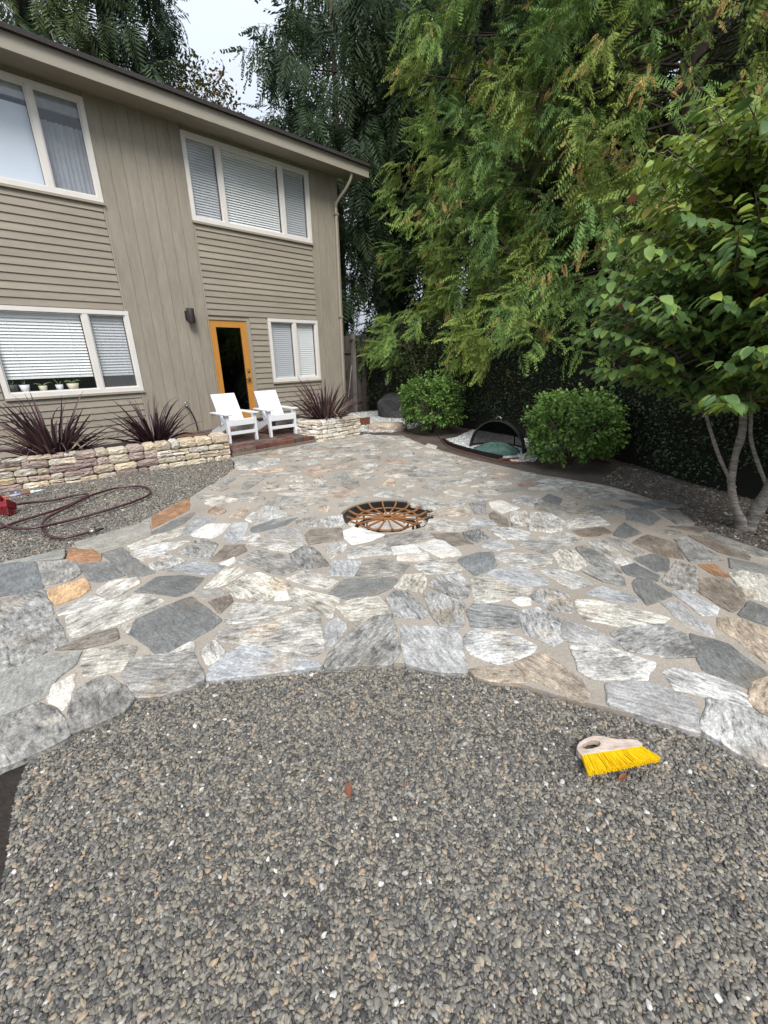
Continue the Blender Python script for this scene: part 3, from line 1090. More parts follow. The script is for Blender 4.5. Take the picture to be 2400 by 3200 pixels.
gr = empty('fire_grate', (PIT[0], PIT[1], -.035), label='rusty sixteen spoke wheel grate set in the fire pit', cat='grate')
b = MB()
b.lathe([(.058, -.012), (.058, .012), (.046, .012), (.046, -.012), (.058, -.012)], 24)
b.build('hub', M['rust'], gr)
for k in range(16):
    a = 2 * math.pi * (k + .35) / 16
    c, s_ = math.cos(a), math.sin(a)
    b = MB()
    b.bar((.05 * c, .05 * s_, 0), (.335 * c, .335 * s_, .0), .013, .015)
    b.bar((.332 * c, .332 * s_, .0), (.405 * c, .405 * s_, .035), .013, .015)
    b.build('spoke', M['rust'], gr)
b = MB().lathe([(.315, -.022), (.315, -.008), (.302, -.008), (.302, -.022), (.315, -.022)], 40)
b.build('ring', M['rust'], gr)
b = MB().lathe([(.215, -.085), (.215, -.06), (.205, -.06), (.205, -.085), (.215, -.085)], 40)
b.build('lower_ring', M['black'], gr)
for k in range(8):
    a = 2 * math.pi * (k + .2) / 8
    MB().box(-.008, .008, -.008, .008, -.20, -.022).build('leg', M['black'], gr, (.306 * math.cos(a), .306 * math.sin(a), 0))


# ------------------------------------------------------------------ house
YF = 8.8
X_L, X_S0, X_S1, X_W, X_C = -2.2, 2.50, 3.90, 6.50, 7.30
Z_B, Z_T = .06, 5.20
house = empty('house', (0, YF, 0), label='two storey taupe house with lap siding and white framed windows', cat='house')


def hb(name, mb, mat, parent=house, **k):
    """mesh given in world coordinates, hung under the house"""
    mb.v = [(x, y - YF, z) for x, y, z in mb.v]
    return mb.build(name, mat, parent, **k)


WIN = {'w1': (-.10, 2.48, 3.81, 5.08), 'w2': (3.915, 6.495, 3.81, 5.08), 'w3': (.60, 2.505, .955, 2.22), 'w4': (5.23, 6.495, .955, 2.22)}
DOOR = (3.905, 4.72, .14, 2.18)
# solid wall behind the siding, cut round the openings
b = MB()
yb0, yb1 = YF + .012, YF + .14


def wall(x0, x1, z0, z1): b.box(x0, x1, yb0, yb1, z0, z1)


wall(X_L, -.10, -.1, 5.3); wall(-.10, 2.48, 5.08, 5.3); wall(-.10, 2.48, 2.22, 3.81); wall(-.10, .60, -.1, 2.22); wall(.60, 2.505, -.1, .955)
wall(2.505, 3.905, -.1, 5.3); wall(3.905, 6.495, 5.08, 5.3); wall(3.905, 6.495, 2.22, 3.81); wall(4.72, 5.23, -.1, 2.22); wall(5.23, 6.495, -.1, .955)
wall(3.905, 4.72, 2.18, 2.22); wall(3.905, 4.72, -.1, .14); wall(6.495, 7.30, -.1, 5.3)
b.box(7.16, 7.30, yb1, 14, -.1, 5.3)
b.box(X_L, 7.3, 13.9, 14, -.1, 5.3)
hb('wall', b, M['siding'])


def lap(x0, x1, z0, z1, e=.1115):
    z = z0
    nb = max(1, round((z1 - z0) / e))
    e = (z1 - z0) / nb
    L = x1 - x0
    for k in range(nb):
        m = MB().hexa([(0, -.022, 0), (L, -.022, 0), (L, .010, 0), (0, .010, 0), (0, -.004, e + .002), (L, -.004, e + .002), (L, .010, e + .002), (0, .010, e + .002)])
        m.build('siding_board', M['siding'], house, (x0, 0, z0 + k * e))


lap(X_L, X_S0 - .03, Z_B, .925)
lap(X_L, .56, .925, 2.25)
lap(X_L, X_S0 - .03, 2.25, 3.775)
lap(X_L, -.14, 3.775, 5.10)
lap(X_S1 + .03, X_W - .0, 2.25, 3.775)
lap(4.79, X_W, Z_B, .925)
lap(4.79, 5.19, .925, 2.25)


def vboards(x0, x1, n, z0=Z_B + .02, z1=Z_T):
    w = (x1 - x0) / n
    for k in range(n):
        m = MB().box(.004, w - .004, -.014, .010, 0, z1 - z0)
        m.build('vertical_board', M['vsiding'], house, (x0 + k * w, 0, z0), bevel=.003)
        MB().box(-.006, .0035, -.006, .010, 0, z1 - z0).build('groove_batten', M['vsiding'], house, (x0 + k * w, 0, z0))


vboards(X_S0, X_S1, 7)
vboards(X_W + .01, X_C, 4)
for x in (X_S0 - .012, X_S1 + .012):
    for z0, z1 in ((Z_B, 5.1),):
        if x > 3: z0 = 2.20
        hb('corner_bead', MB().box(x - .014, x + .014, YF - .024, YF + .01, z0, z1), M['trim'])
# header panels above the upper windows
hb('header_panel', MB().box(-2.2, 2.485, YF - .012, YF + .01, 5.10, Z_T), M['vsiding'])
hb('header_panel', MB().box(3.93, 6.505, YF - .012, YF + .01, 5.10, Z_T), M['vsiding'])
# base board and foundation
hb('foundation', MB().box(X_L, X_C, YF + .0, YF + .16, -.12, Z_B), pmat('foundation_concrete', (.16, .15, .14), None, 10, .9, .4))

# eaves and roof
EY = 8.30
roof = hb('roof', MB().hexa([(X_L - .5, EY - .06, 5.335), (7.82, EY - .06, 5.335), (7.82, 11.6, 6.55), (X_L - .5, 11.6, 6.55),
                             (X_L - .5, EY - .06, 5.385), (7.82, EY - .06, 5.385), (7.82, 11.6, 6.60), (X_L - .5, 11.6, 6.60)]), M['roof'])
hb('gutter', MB().box(X_L - .5, 7.82, EY - .045, EY - .002, 5.335, 5.40), M['bronze'], roof)
hb('fascia', MB().box(X_L - .5, 7.82, EY, EY + .03, 5.15, 5.335), M['fascia'], roof)
hb('soffit', MB().box(X_L - .5, 7.82, EY + .03, YF + .02, 5.175, 5.20), M['siding'], roof)
hb('barge_board', MB().hexa([(7.78, EY + .031, 5.15), (7.815, EY + .031, 5.15), (7.815, 11.6, 6.36), (7.78, 11.6, 6.36), (7.78, EY + .031, 5.33), (7.815, EY + .031, 5.33), (7.815, 11.6, 6.54), (7.78, 11.6, 6.54)]), M['fascia'], roof)

# downspout
ds = hb('downspout', MB().tube(spline([(7.35, EY + .06, 5.17), (7.35, EY + .08, 5.05), (7.30, EY + .2, 4.88), (7.22, YF - .12, 4.70), (7.20, YF - .055, 4.58), (7.20, YF - .05, 4.3), (7.20, YF - .05, .12)], 4), .034, 10), M['trim'])
for z in (4.45, 2.35):
    hb('bracket', MB().box(7.15, 7.25, YF - .092, YF - .01, z - .015, z + .015), M['trim'], ds)


def window(key, cols, blinds, label=None):
    """cols: x positions of the upright bars between sashes; blinds: one entry per sash"""
    x0, x1, z0, z1 = WIN[key]
    fw = .045
    fr = MB()
    y0, y1 = YF - .035, YF + .06
    fr.box(x0 - .02, x1 + .02, y0, y1, z0 - .02, z0 + fw)
    fr.box(x0 - .02, x1 + .02, y0, y1, z1 - fw, z1 + .02)
    fr.box(x0 - .02, x0 + fw, y0 + .002, y1 - .002, z0 + fw, z1 - fw)
    fr.box(x1 - fw, x1 + .02, y0 + .002, y1 - .002, z0 + fw, z1 - fw)
    for c in cols:
        fr.box(c - .038, c + .038, y0 + .004, y1 - .002, z0 + fw, z1 - fw)
    w = hb('window', fr, M['vinyl'])
    hb('sill', MB().box(x0 - .03, x1 + .03, YF - .052, YF + .0, z0 - .055, z0 - .021), M['trim'], w)
    hb('interior', MB().add([(x, y, z) for y in (YF + .07, YF + 1.3) for z in (z0 - .04, z1 + .04) for x in (x0 - .05, x1 + .05)],
                            [(4, 5, 7, 6), (0, 4, 6, 2), (1, 3, 7, 5), (0, 1, 5, 4), (2, 6, 7, 3)]), M['inside'], w)
    edges = [x0 + fw] + [v for c in cols for v in (c - .038, c + .038)] + [x1 - fw]
    for i, kind in enumerate(blinds):
        a, c = edges[2 * i], edges[2 * i + 1]
        top, bot = z1 - fw, z0 + fw
        hb('pane', MB().add([(a, YF + .02, bot), (c, YF + .02, bot), (c, YF + .02, top), (a, YF + .02, top)], [(0, 1, 2, 3)]), M['screen'] if 's' in kind else M['glass'], w)
        # slim sash lines
        sl = MB()
        sl.box(a, a + .02, YF - .012, YF + .018, bot, top); sl.box(c - .02, c, YF - .012, YF + .018, bot, top)
        sl.box(a + .02, c - .02, YF - .012, YF + .018, top - .02, top); sl.box(a + .02, c - .02, YF - .012, YF + .018, bot, bot + .02)
        hb('sash', sl, M['vinyl'], w)
        if 'b' in kind:
            stop = bot + (.20 if 'u' in kind else .0)
            pitch = .046 if 'w' in kind else .042
            hb('blind_rail', MB().box(a + .02, c - .02, YF + .045, YF + .085, top - .045, top - .005), M['slat'], w)
            sm = MB()
            t = rad(62)
            hw, th = .026, .0012
            dy, dz = hw * math.cos(t), hw * math.sin(t)
            L = c - a - .05
            sm.hexa([(0, -dy, -dz), (L, -dy, -dz), (L, -dy + th, -dz), (0, -dy + th, -dz), (0, dy, dz), (L, dy, dz), (L, dy + th, dz), (0, dy + th, dz)])
            me = sm.mesh('blind_slat', M['slat'])
            z = top - .07
            k = 0
            while z > stop + .03:
                o = obj('blind_slat', me, w, (a + .025, .065, z), (random.uniform(-.03, .03), random.uniform(-.0015, .0015), 0))
                z -= pitch
            hb('bottom_rail', MB().box(a + .025, c - .025, YF + .05, YF + .08, stop + .005, stop + .03), M['slat'], w)
            for f in (.18, .82):
                hb('cord', MB().box(a + (c - a) * f, a + (c - a) * f + .003, YF + .040, YF + .042, stop, top - .02), M['slat'], w)
        if 'r' in kind:
            hb('roller_shade', MB().box(a + .01, c - .01, YF + .10, YF + .104, bot, top - .21), M['shade'], w)
            hb('valance', MB().box(a + .01, c - .01, YF + .06, YF + .10, top - .15, top), M['curtain'], w)
        if 'c' in kind:
            v = []
            nseg = 40
            for zz in (bot, top - .30):
                v += [(a + (c - a) * q / nseg, YF + .13 + .02 * math.sin(q * 1.35) + .008 * math.sin(q * .6), zz) for q in range(nseg + 1)]
            hb('curtain', MB().add(v, [(q, q + 1, nseg + 2 + q, nseg + 1 + q) for q in range(nseg)], True), M['curtain'], w)
            hb('valance', MB().box(a + .01, c - .01, YF + .06, YF + .10, top - .18, top), M['curtain'], w)
    return w


window('w1', [.62, 1.84], ['r', 'r', 'cs'])
window('w2', [4.545, 5.84], ['bs', 'b', 'bs'])
w3 = window('w3', [1.875], ['bwu', 'bwsu'])
window('w4', [5.88], ['bs', 'b'])

# door
dx0, dx1, dz0, dz1 = DOOR
door = hb('door', MB().box(dx0 + .015, dx0 + .145, YF - .012, YF + .035, dz0 + .02, dz1 - .015).box(dx1 - .145, dx1 - .015, YF - .012, YF + .035, dz0 + .02, dz1 - .015)
          .box(dx0 + .145, dx1 - .145, YF - .011, YF + .034, dz1 - .145, dz1 - .0155).box(dx0 + .145, dx1 - .145, YF - .011, YF + .034, dz0 + .02, dz0 + .26), M['doorwood'])
hb('pane', MB().add([(dx0 + .145, YF + .008, dz0 + .26), (dx1 - .145, YF + .008, dz0 + .26), (dx1 - .145, YF + .008, dz1 - .145), (dx0 + .145, YF + .008, dz1 - .145)], [(0, 1, 2, 3)]), M['doorglass'], door)
hb('lock', MB().box(dx1 - .105, dx1 - .055, YF - .022, YF - .012, 1.16, 1.23).tube([(dx1 - .08, YF - .022, 1.195), (dx1 - .08, YF - .034, 1.195)], .017, 12), M['metal'], door)
hb('handle', MB().box(dx1 - .105, dx1 - .055, YF - .020, YF - .012, .99, 1.06).tube([(dx1 - .08, YF - .02, 1.025), (dx1 - .08, YF - .055, 1.025)], .010, 8)
   .box(dx1 - .175, dx1 - .07, YF - .068, YF - .052, 1.015, 1.037), M['metal'], door)
hb('interior', MB().add([(x, y, z) for y in (YF + .07, YF + 1.6) for z in (dz0, dz1) for x in (dx0, dx1)], [(4, 5, 7, 6), (0, 4, 6, 2), (1, 3, 7, 5), (0, 1, 5, 4), (2, 6, 7, 3)]), M['inside'], door)
hb('door_frame', MB().box(dx0 - .005, dx0 + .014, YF - .03, YF + .05, dz0, dz1 + .03).box(dx1 - .014, dx1 + .07, YF - .03, YF + .05, dz0, dz1 + .03).box(dx0 + .014, dx1 - .014, YF - .029, YF + .05, dz1 - .014, dz1 + .029), M['trim'])
hb('threshold', MB().box(dx0, dx1 + .06, YF - .09, YF + .02, dz0 - .04, dz0 + .015), M['plasticgrey'])
hb('door_step', MB().box(dx0 - .02, dx1 + .1, YF - .34, YF - .03, -.05, dz0 - .0), pmat('step_concrete', (.30, .30, .29), (.22, .22, .21), 14, .9, .3))

# lamp on the wall
lp = empty('wall_lamp', (3.56, YF - .014, 2.21), label='dark bronze cylinder wall lamp beside the wooden door', cat='wall lamp')
MB().box(-.075, .02, -.03, .0, -.06, .085).build('mount', M['bronze'], lp, bevel=.004)
lb = MB().lathe([(.050, -.125), (.066, -.125), (.068, -.12), (.068, .12), (.066, .125), (.0, .125)], 28, (0, -.095, 0))
lb.lathe([(.050, -.125), (.050, .0), (0, 0)], 20, (0, -.095, 0))
lb.build('cylinder_shade', M['bronze'], lp)

# hose tap on the wall, black pipe running down
tp = empty('hose_tap', (3.21, YF - .014, .60), label='brass garden tap on the wall with short black hose', cat='tap')
MB().tube([(0, 0, 0), (0, -.09, 0)], .016, 10).tube([(0, -.07, .0), (0, -.07, .05)], .009, 8).build('valve', M['metal'], tp)
MB().tube([(-.035, -.07, .055), (.035, -.07, .055)], .012, 8).build('handle', M['metal'], tp)
MB().tube(spline([(0, -.08, -.01), (.035, -.12, -.08), (.085, -.14, -.25), (.11, -.14, -.42), (.11, -.14, -.55)], 5), .014, 8).build('hose', M['rubber'], tp)

# pots on the sill inside the left window
for k, (u, v, r, h, mt, lb_) in enumerate([(35, 1218, .075, .13, 'potdark', 'dark green flower pot on the sill inside the window'), (74, 1216, .068, .12, 'potwhite', 'plain white tapered pot on the window sill'),
                                           (130, 1212, .06, .095, 'potcream', 'small cream pot with arching thin leaves on the sill'), (182, 1210, .056, .10, 'potwhite', 'small pale blue pot with nothing tall in it on the sill'),
                                           (224, 1206, .088, .11, 'potcream', 'wide cream bowl pot with spiky yellow green plant on sill')]):
    d = cf + cr * ((u - 1200) / FPX) - cu * ((v - 1600) / FPX)
    t = (YF + .062) / d.y
    x = d.x * t
    p = empty('plant_pot', (x + .02, YF + .062, .955 + .045), label=lb_, cat='plant pot')
    MB().lathe([(.0, 0), (r * .72, 0), (r, h), (r * .9, h), (r * .86, h * .85), (0, h * .85)], 18).build('pot', M[mt], p)
    nl = [3, 2, 6, 2, 9][k]
    for q in range(nl):
        a = 6.28 * q / nl + k
        ln = random.uniform(.08, .16) if k != 4 else random.uniform(.12, .2)
        wid = .008
        pts = [(0, 0, h * .85)]
        for s_ in (.35, .7, 1.0):
            pts.append((math.cos(a) * ln * s_ * (.9 if k in (2, 4) else .45), math.sin(a) * ln * .35 * s_, h * .85 + ln * (s_ * 1.1 - s_ * s_ * (.8 if k in (2, 4) else .3))))
        MB().tube(pts, [wid, wid, wid * .7, .001], 4).build('leaf', M['houseplant'], p)


# ------------------------------------------------------------------ rubble stone planter walls
def stone_mesh(w, h, d, rnd):
    """irregular block: x along the wall, y outwards (front at -y), z up"""
    c = .32 * min(w, h)

    def j(s=.008): return rnd.uniform(-s, s)
    out = []
    n = 0
    ring = []
    for (sx, sz) in ((-1, -1), (1, -1), (1, 1), (-1, 1)):
        cx, cz = sx * w / 2, sz * h / 2
        k = rnd.uniform(.12, .4) * min(w, h)
        a = (cx - sx * k, cz + j(.004)); bq = (cx + j(.004), cz - sz * k * .8)
        ring += ([bq, a] if sx * sz > 0 else [a, bq]) if False else ([a, bq] if sx * sz < 0 else [bq, a])
    # order round the outline
    ring.sort(key=lambda p: math.atan2(p[1] / h, p[0] / w))
    # midpoints for ragged outline
    full = []
    m = len(ring)
    for i in range(m):
        p, q = ring[i], ring[(i + 1) % m]
        full.append(p)
        if math.hypot(p[0] - q[0], p[1] - q[1]) > .05:
            full.append(((p[0] + q[0]) / 2 + j(.005), (p[1] + q[1]) / 2 + j(.005)))
    m = len(full)
    v = [(p[0], d, p[1]) for p in full]
    v += [(p[0], -.004 + j(.004), p[1]) for p in full]
    v += [(p[0] * .86 + j(.004), -rnd.uniform(.008, .02), p[1] * .82 + j(.003)) for p in full]
    v += [(p[0] * .42 + j(.01), -rnd.uniform(.012, .03), p[1] * .42 + j(.006)) for p in full]
    f = []
    for r in range(3):
        f += [(r * m + i, (r + 1) * m + i, (r + 1) * m + (i + 1) % m, r * m + (i + 1) % m) for i in range(m)]
    f.append(tuple(range(4 * m - 1, 3 * m - 1, -1)))
    return v, f


def rubble_wall(name, label, path, height, palette, thick=.20, seed=1, cat='planter wall', course=(.075, .118)):
    rnd = random.Random(seed)
    root = empty(name, (path[0][0], path[0][1], 0), label=label, cat=cat)
    R0 = Vector((path[0][0], path[0][1]))
    segs = [(Vector(path[i]), Vector(path[i + 1])) for i in range(len(path) - 1)]
    cores = MB()
    for a, b_ in segs:
        d = (b_ - a).normalized()
        nrm = Vector((-d.y, d.x))                          # inwards (left of the walking direction)
        p = [a + nrm * .03, b_ + nrm * .03, b_ + nrm * thick, a + nrm * thick]
        cores.hexa([(q.x - R0.x, q.y - R0.y, -.1) for q in p] + [(q.x - R0.x, q.y - R0.y, height - .03) for q in p])
    cores.build('core', M['core'], root)
    for si, (a, b_) in enumerate(segs):
        d = (b_ - a).normalized()
        L = (b_ - a).length
        ang = math.atan2(d.y, d.x)
        z = -.05
        while z < height - .03:
            ch = rnd.uniform(*course)
            if z + ch > height - .03: ch = height - z
            x = -rnd.uniform(0, .04)
            while x < L - .02:
                w = rnd.uniform(.10, .27) * (1.0 if ch < .08 else 1.1)
                if L - (x + w) < .07: w = L - x + .01
                hh = ch * rnd.uniform(.93, 1.03)
                zc = z + hh / 2 + rnd.uniform(-.004, .004)
                topc = z + ch > height - .02
                # sometimes two thin stones one above the other
                parts = [(w, hh, zc)]
                if ch > .088 and rnd.random() < .25:
                    parts = [(w, hh * .48, z + hh * .26), (w, hh * .48, z + hh * .76)]
                for (pw, ph, pz) in parts:
                    v, f = stone_mesh(pw - .004, ph - .003, thick * (.95 if topc else .35), rnd)
                    m = MB().add(v, f)
                    colr = rnd.choice(palette)
                    fct = rnd.uniform(.85, 1.15)
                    pos = a + d * (x + pw / 2)
                    m.build('stone', M['wallstone'], root, (pos.x - R0.x, pos.y - R0.y, pz), (0, 0, ang), color=(colr[0] * fct, colr[1] * fct, colr[2] * fct, .45))
                x += w
            z += ch
    return root


PAL1 = [(.50, .42, .30), (.45, .37, .28), (.54, .48, .37), (.34, .265, .235), (.29, .22, .20), (.44, .35, .23), (.50, .45, .38), (.40, .315, .27)]
PAL2 = [(.62, .57, .50), (.56, .51, .43), (.66, .63, .57), (.52, .46, .37), (.56, .49, .38)]
rubble_wall('stone_planter_wall', 'long low rubble stone planter wall under the left window', [(-1.6, 7.02), (.12, 6.86), (.95, 6.68), (1.9, 6.57)], .35, PAL1, seed=4)
rubble_wall('stone_planter_wall', 'paler end of the rubble planter wall beside the brick step', [(1.9, 6.57), (2.90, 6.42), (2.97, 6.78)], .36, PAL1[:3] + PAL2, seed=9)
rubble_wall('stone_planter_wall', 'short cream rubble stone planter at the right end of the brick step', [(4.48, 7.0), (4.50, 6.58), (4.60, 6.40), (5.60, 6.37), (5.68, 6.95)], .36, PAL2, seed=14, course=(.06, .095))
s1 = sheet('planter_soil', [(-1.5, 7.1), (.2, 6.95), (2.0, 6.68), (2.92, 6.6), (2.94, 8.79), (-1.5, 8.79)], None, .06, -.1, M['soil'])
tag(s1, kind='structure')
s2 = sheet('planter_soil', [(4.68, 6.55), (5.52, 6.5), (5.55, 7.0), (5.55, 8.79), (4.68, 8.79)], None, .20, -.1, M['soil'])
tag(s2, kind='structure')

# ------------------------------------------------------------------ brick step
step = empty('brick_step', (2.96, 6.46, 0), label='low red brick step paved in front of the wooden door', cat='step')
MB().box(.01, 1.70, .015, 2.3, -.1, .088).build('mortar_bed', pmat('grey_step_mortar', (.20, .18, .16), (.12, .11, .10), 40, .95, .5), step)
bm_ = [MB().box(-w / 2, w / 2, -d / 2, d / 2, -h, 0).mesh('brick', M[mt]) for (w, d, h, mt) in ((.195, .092, .058, 'brick'), (.195, .092, .058, 'brickdull'))]
rb = random.Random(2)
x = .0
while x < 1.66:                                            # front course, longer red bricks with mossy ones between
    w = rb.uniform(.17, .21)
    me = MB().box(-w / 2 + .006, w / 2 - .006, -.02, .085, -.066, 0).mesh('brick', M['brick' if rb.random() < .7 else 'brickdull'])
    obj('brick', me, step, (x + w / 2, .0, .10 + rb.uniform(-.004, .004)), (0, 0, rb.uniform(-.01, .01)))
    x += w
y = .14
row = 0
while y < 2.25:
    x = .1 - .1 * (row % 2)
    while x < 1.66:
        obj('brick', bm_[1 if rb.random() < .72 else 0], step, (x, y, .10 + rb.uniform(-.003, .003)), (0, 0, rb.uniform(-.015, .015)))
        x += .205
    y += .101
    row += 1
MB().box(-.02, 1.72, -.05, .0, -.1, .036).build('footing', M['core'], step)


# ------------------------------------------------------------------ white adirondack chairs
def chair(loc, rz, label):
    """front faces -y; origin between the front feet on the bricks"""
    t = empty('adirondack_chair', loc, rz, label=label, cat='chair', group='white chairs on the brick step')
    m = M['chair']
    W = .25
    for s in (-1, 1):
        # front leg: flat board plus its inner flange, slightly splayed
        MB().hexa([(s * W - .02, -.012, 0), (s * W + .02, -.012, 0), (s * W + .02, .05, 0), (s * W - .02, .05, 0),
                   (s * W - .026, -.008, .462), (s * W + .026, -.008, .462), (s * W + .026, .075, .462), (s * W - .026, .075, .462)]).build('front_leg', m, t, bevel=.004)
        # side rail running down to the rear foot
        MB().hexa([(s * .222 - .013, .0, .28), (s * .222 + .013, .0, .28), (s * .222 + .013, .70, .0), (s * .222 - .013, .70, .0),
                   (s * .222 - .013, .0, .375), (s * .222 + .013, .0, .375), (s * .222 + .013, .735, .14), (s * .222 - .013, .735, .14)]).build('side_rail', m, t, bevel=.004)
        # arm: wide at the front
        MB().hexa([(s * .245 - .062, -.05, .465), (s * .245 + .062, -.05, .465), (s * .265 + .042, .56, .455), (s * .265 - .038, .56, .455),
                   (s * .245 - .062, -.05, .490), (s * .245 + .062, -.05, .490), (s * .265 + .042, .56, .480), (s * .265 - .038, .56, .480)]).build('arm', m, t, bevel=.005)
        MB().hexa([(s * .255 - .012, .02, .30), (s * .255 + .012, .02, .30), (s * .255 + .012, .06, .30), (s * .255 - .012, .06, .30),
                   (s * .255 - .012, .0, .464), (s * .255 + .012, .0, .464), (s * .255 + .012, .14, .464), (s * .255 - .012, .14, .464)]).build('arm_bracket', m, t)
    # back boards: two wide slats
    for x0, x1 in ((-.218, -.0035), (.0035, .218)):
        MB().hexa([(x0, .285, .235), (x1, .285, .235), (x1, .308, .235), (x0, .308, .235), (x0, .60, .775), (x1, .60, .775), (x1, .622, .765), (x0, .622, .765)]).build('back_slat', m, t, bevel=.004)
    MB().box(-.215, .215, .47, .50, .44, .50).build('back_brace', m, t)
    MB().box(-.275, .275, .545, .575, .425, .454).build('arm_brace', m, t)
    # seat slats
    for k in range(4):
        y0 = .015 + k * .088
        z0 = .372 - k * .036
        MB().hexa([(-.235, y0, z0), (.235, y0, z0), (.235, y0 + .08, z0 - .033), (-.235, y0 + .08, z0 - .033), (-.235, y0, z0 + .02), (.235, y0, z0 + .02), (.235, y0 + .08, z0 - .013), (-.235, y0 + .08, z0 - .013)]).build('seat_slat', m, t, bevel=.003)
    MB().box(-.228, .228, -.016, .008, .285, .385).build('seat_front', m, t, bevel=.004)
    MB().box(-.228, .228, .0, .022, .135, .19).build('stretcher', m, t, bevel=.003)
    return t


chair((3.425, 6.93, .102), rad(0), 'white adirondack chair next to the long planter wall')
chair((4.205, 6.90, .102), rad(-4), 'white adirondack chair next to the short cream planter')


# ------------------------------------------------------------------ flax plants
def blade_mesh(L, w, bend, rnd, mat):
    """curved V-folded sword leaf along +x rising, bending over"""
    n = 9
    v = []
    x = z = 0.0
    el = bend[0]
    for i in range(n + 1):
        s = i / n
        ww = w * (.55 + .9 * s if s < .35 else max(.0, .865 * (1 - ((s - .35) / .65) ** 1.8)) + .02)
        fold = ww * .45
        v += [(x - math.sin(el) * fold, -ww / 2, z + math.cos(el) * fold), (x, 0, z), (x - math.sin(el) * fold, ww / 2, z + math.cos(el) * fold)]
        x += math.cos(el) * L / n
        z += math.sin(el) * L / n
        el -= bend[1] * (s ** 1.6) * .5
    f = []
    for i in range(n):
        for k in (0, 1):
            f.append((i * 3 + k, i * 3 + k + 1, (i + 1) * 3 + k + 1, (i + 1) * 3 + k))
    return MB().add(v, f, True).mesh('leaf', mat)


def flax(loc, n, hmax, spread, seed, label):
    rnd = random.Random(seed)
    t = empty('flax_plant', loc, label=label, cat='plant', group='purple flax plants')
    for i in range(n):
        q = i / n
        el = rad(86 - spread * q ** 1.1 + rnd.uniform(-9, 9))
        L = hmax * rnd.uniform(.62, 1.08) * (1 - .12 * q)
        me = blade_mesh(L, rnd.uniform(.028, .060), (el, rnd.uniform(.1, .55) + (.7 if rnd.random() < .18 else 0)), rnd, M['flax'] if rnd.random() < .95 else M['flaxdry'])
        a = rnd.uniform(0, 6.283)
        r = .09 * math.sqrt(rnd.random())
        obj('leaf', me, t, (r * math.cos(a) * 1.3, r * math.sin(a), -.04), (rnd.uniform(-.5, .5), 0, a))
    for i in range(int(n * .16)):                          # old leaves flopped over the wall
        me = blade_mesh(hmax * rnd.uniform(.5, .8), rnd.uniform(.02, .032), (rad(45), rnd.uniform(1.5, 2.2)), rnd, M['flax'] if rnd.random() < .7 else M['flaxdry'])
        a = rnd.uniform(0, 6.283)
        obj('leaf', me, t, (0, 0, 0), (0, 0, a))
    return t


f1, f2 = gp(178, 1418, .33), gp(500, 1372, .33)
flax((f1.x + .02, f1.y + .30, .20), 112, .98, 66, 3, 'broad purple flax clump behind the planter wall under the potted window')
flax((f2.x + .0, f2.y + .28, .20), 92, .88, 68, 8, 'purple flax clump with thin arching leaves near the wall tap')
flax((5.08, 6.78, .22), 105, 1.0, 54, 12, 'upright purple flax growing in the short cream planter')

# ------------------------------------------------------------------ hose, red scrubbing head, pole
Z1 = lambda x, y, z=.0: gp(x * .3014, 1480 + y * .3014, z)
hp = [(1060, 570), (930, 602), (750, 650), (620, 668), (500, 640), (445, 580), (442, 515), (520, 440), (700, 348), (880, 255), (1000, 207), (1200, 152), (1400, 131), (1515, 143), (1562, 185),
      (1530, 228), (1400, 285), (1100, 382), (700, 490), (460, 543), (250, 570), (80, 550), (-20, 505), (-160, 470), (-300, 520), (-200, 600), (-30, 577), (200, 492), (500, 402), (750, 312), (870, 250), (915, 222), (880, 210), (760, 228), (560, 274), (350, 298), (150, 324), (0, 385), (-120, 450)]
hpts = []
for i, (a, c) in enumerate(hp):
    lift = .012 + (.022 if 8 <= i <= 10 or 19 <= i <= 20 or i in (35,) else 0) + (.05 if i in (36,) else 0)
    hpts.append(Z1(a, c, lift))
hz = empty('garden_hose', hpts[0], label='maroon garden hose looped over the dark gravel strip', cat='hose')
O0 = hpts[0]
MB().tube([p - O0 for p in spline(hpts[1:], 6)], .0125, 10).build('tube', M['hose'], hz)
MB().tube([Z1(990, 592, .014) - O0, Z1(925, 604, .014) - O0], .017, 12).build('coupling', M['metal'], hz)
MB().tube([Z1(1075, 568, .014) - O0, Z1(985, 593, .014) - O0], [.008, .013], 10).build('nozzle', M['rubber'], hz)

rp = Z1(130, 400)
rbh = empty('scrub_brush', (rp.x - .02, rp.y, -.01), rad(55), label='red plastic scrub brush head lying by the hose', cat='brush')
MB().hexa([(-.10, -.05, .10), (.08, -.05, .02), (.08, .05, .02), (-.10, .05, .10), (-.06, -.05, .19), (.11, -.045, .10), (.11, .045, .10), (-.06, .05, .19)]).build('block', M['red'], rbh, bevel=.012)
MB().tube([(-.03, 0, .13), (-.11, .01, .27)], [.026, .02], 10).build('socket', M['red'], rbh)
bb = MB()
rr = random.Random(6)
for i in range(120):
    x = rr.uniform(-.10, .08); yv = rr.uniform(-.045, .045); z0 = .10 - (x + .10) * .44
    bb.bar((x, yv, z0 + .01), (x - .035 + rr.uniform(-.01, .01), yv * 1.2, max(.0, z0 - .07)), .004, .004)
tag(bb.build('bristles', M['red'], rbh), kind='stuff')
rbh.scale = (.78, .78, .95)
pa, pb = Z1(-160, 265, .05), Z1(470, 165, .05)
pole = empty('extension_pole', (pa.x, pa.y, 0), label='orange telescopic pole with blue sticker and clear tip', cat='pole')
dv = pb - pa
P_ = lambda t: dv * t + Vector((0, 0, .03 + .02 * t))
MB().tube([P_(0), P_(.75)], .012, 10).build('shaft', M['orange'], pole)
MB().tube([P_(.40), P_(.58)], .0135, 10).build('label_sleeve', M['bluelabel'], pole)
MB().tube([P_(.745), P_(.82)], .019, 12).build('collar', M['tipwhite'], pole)
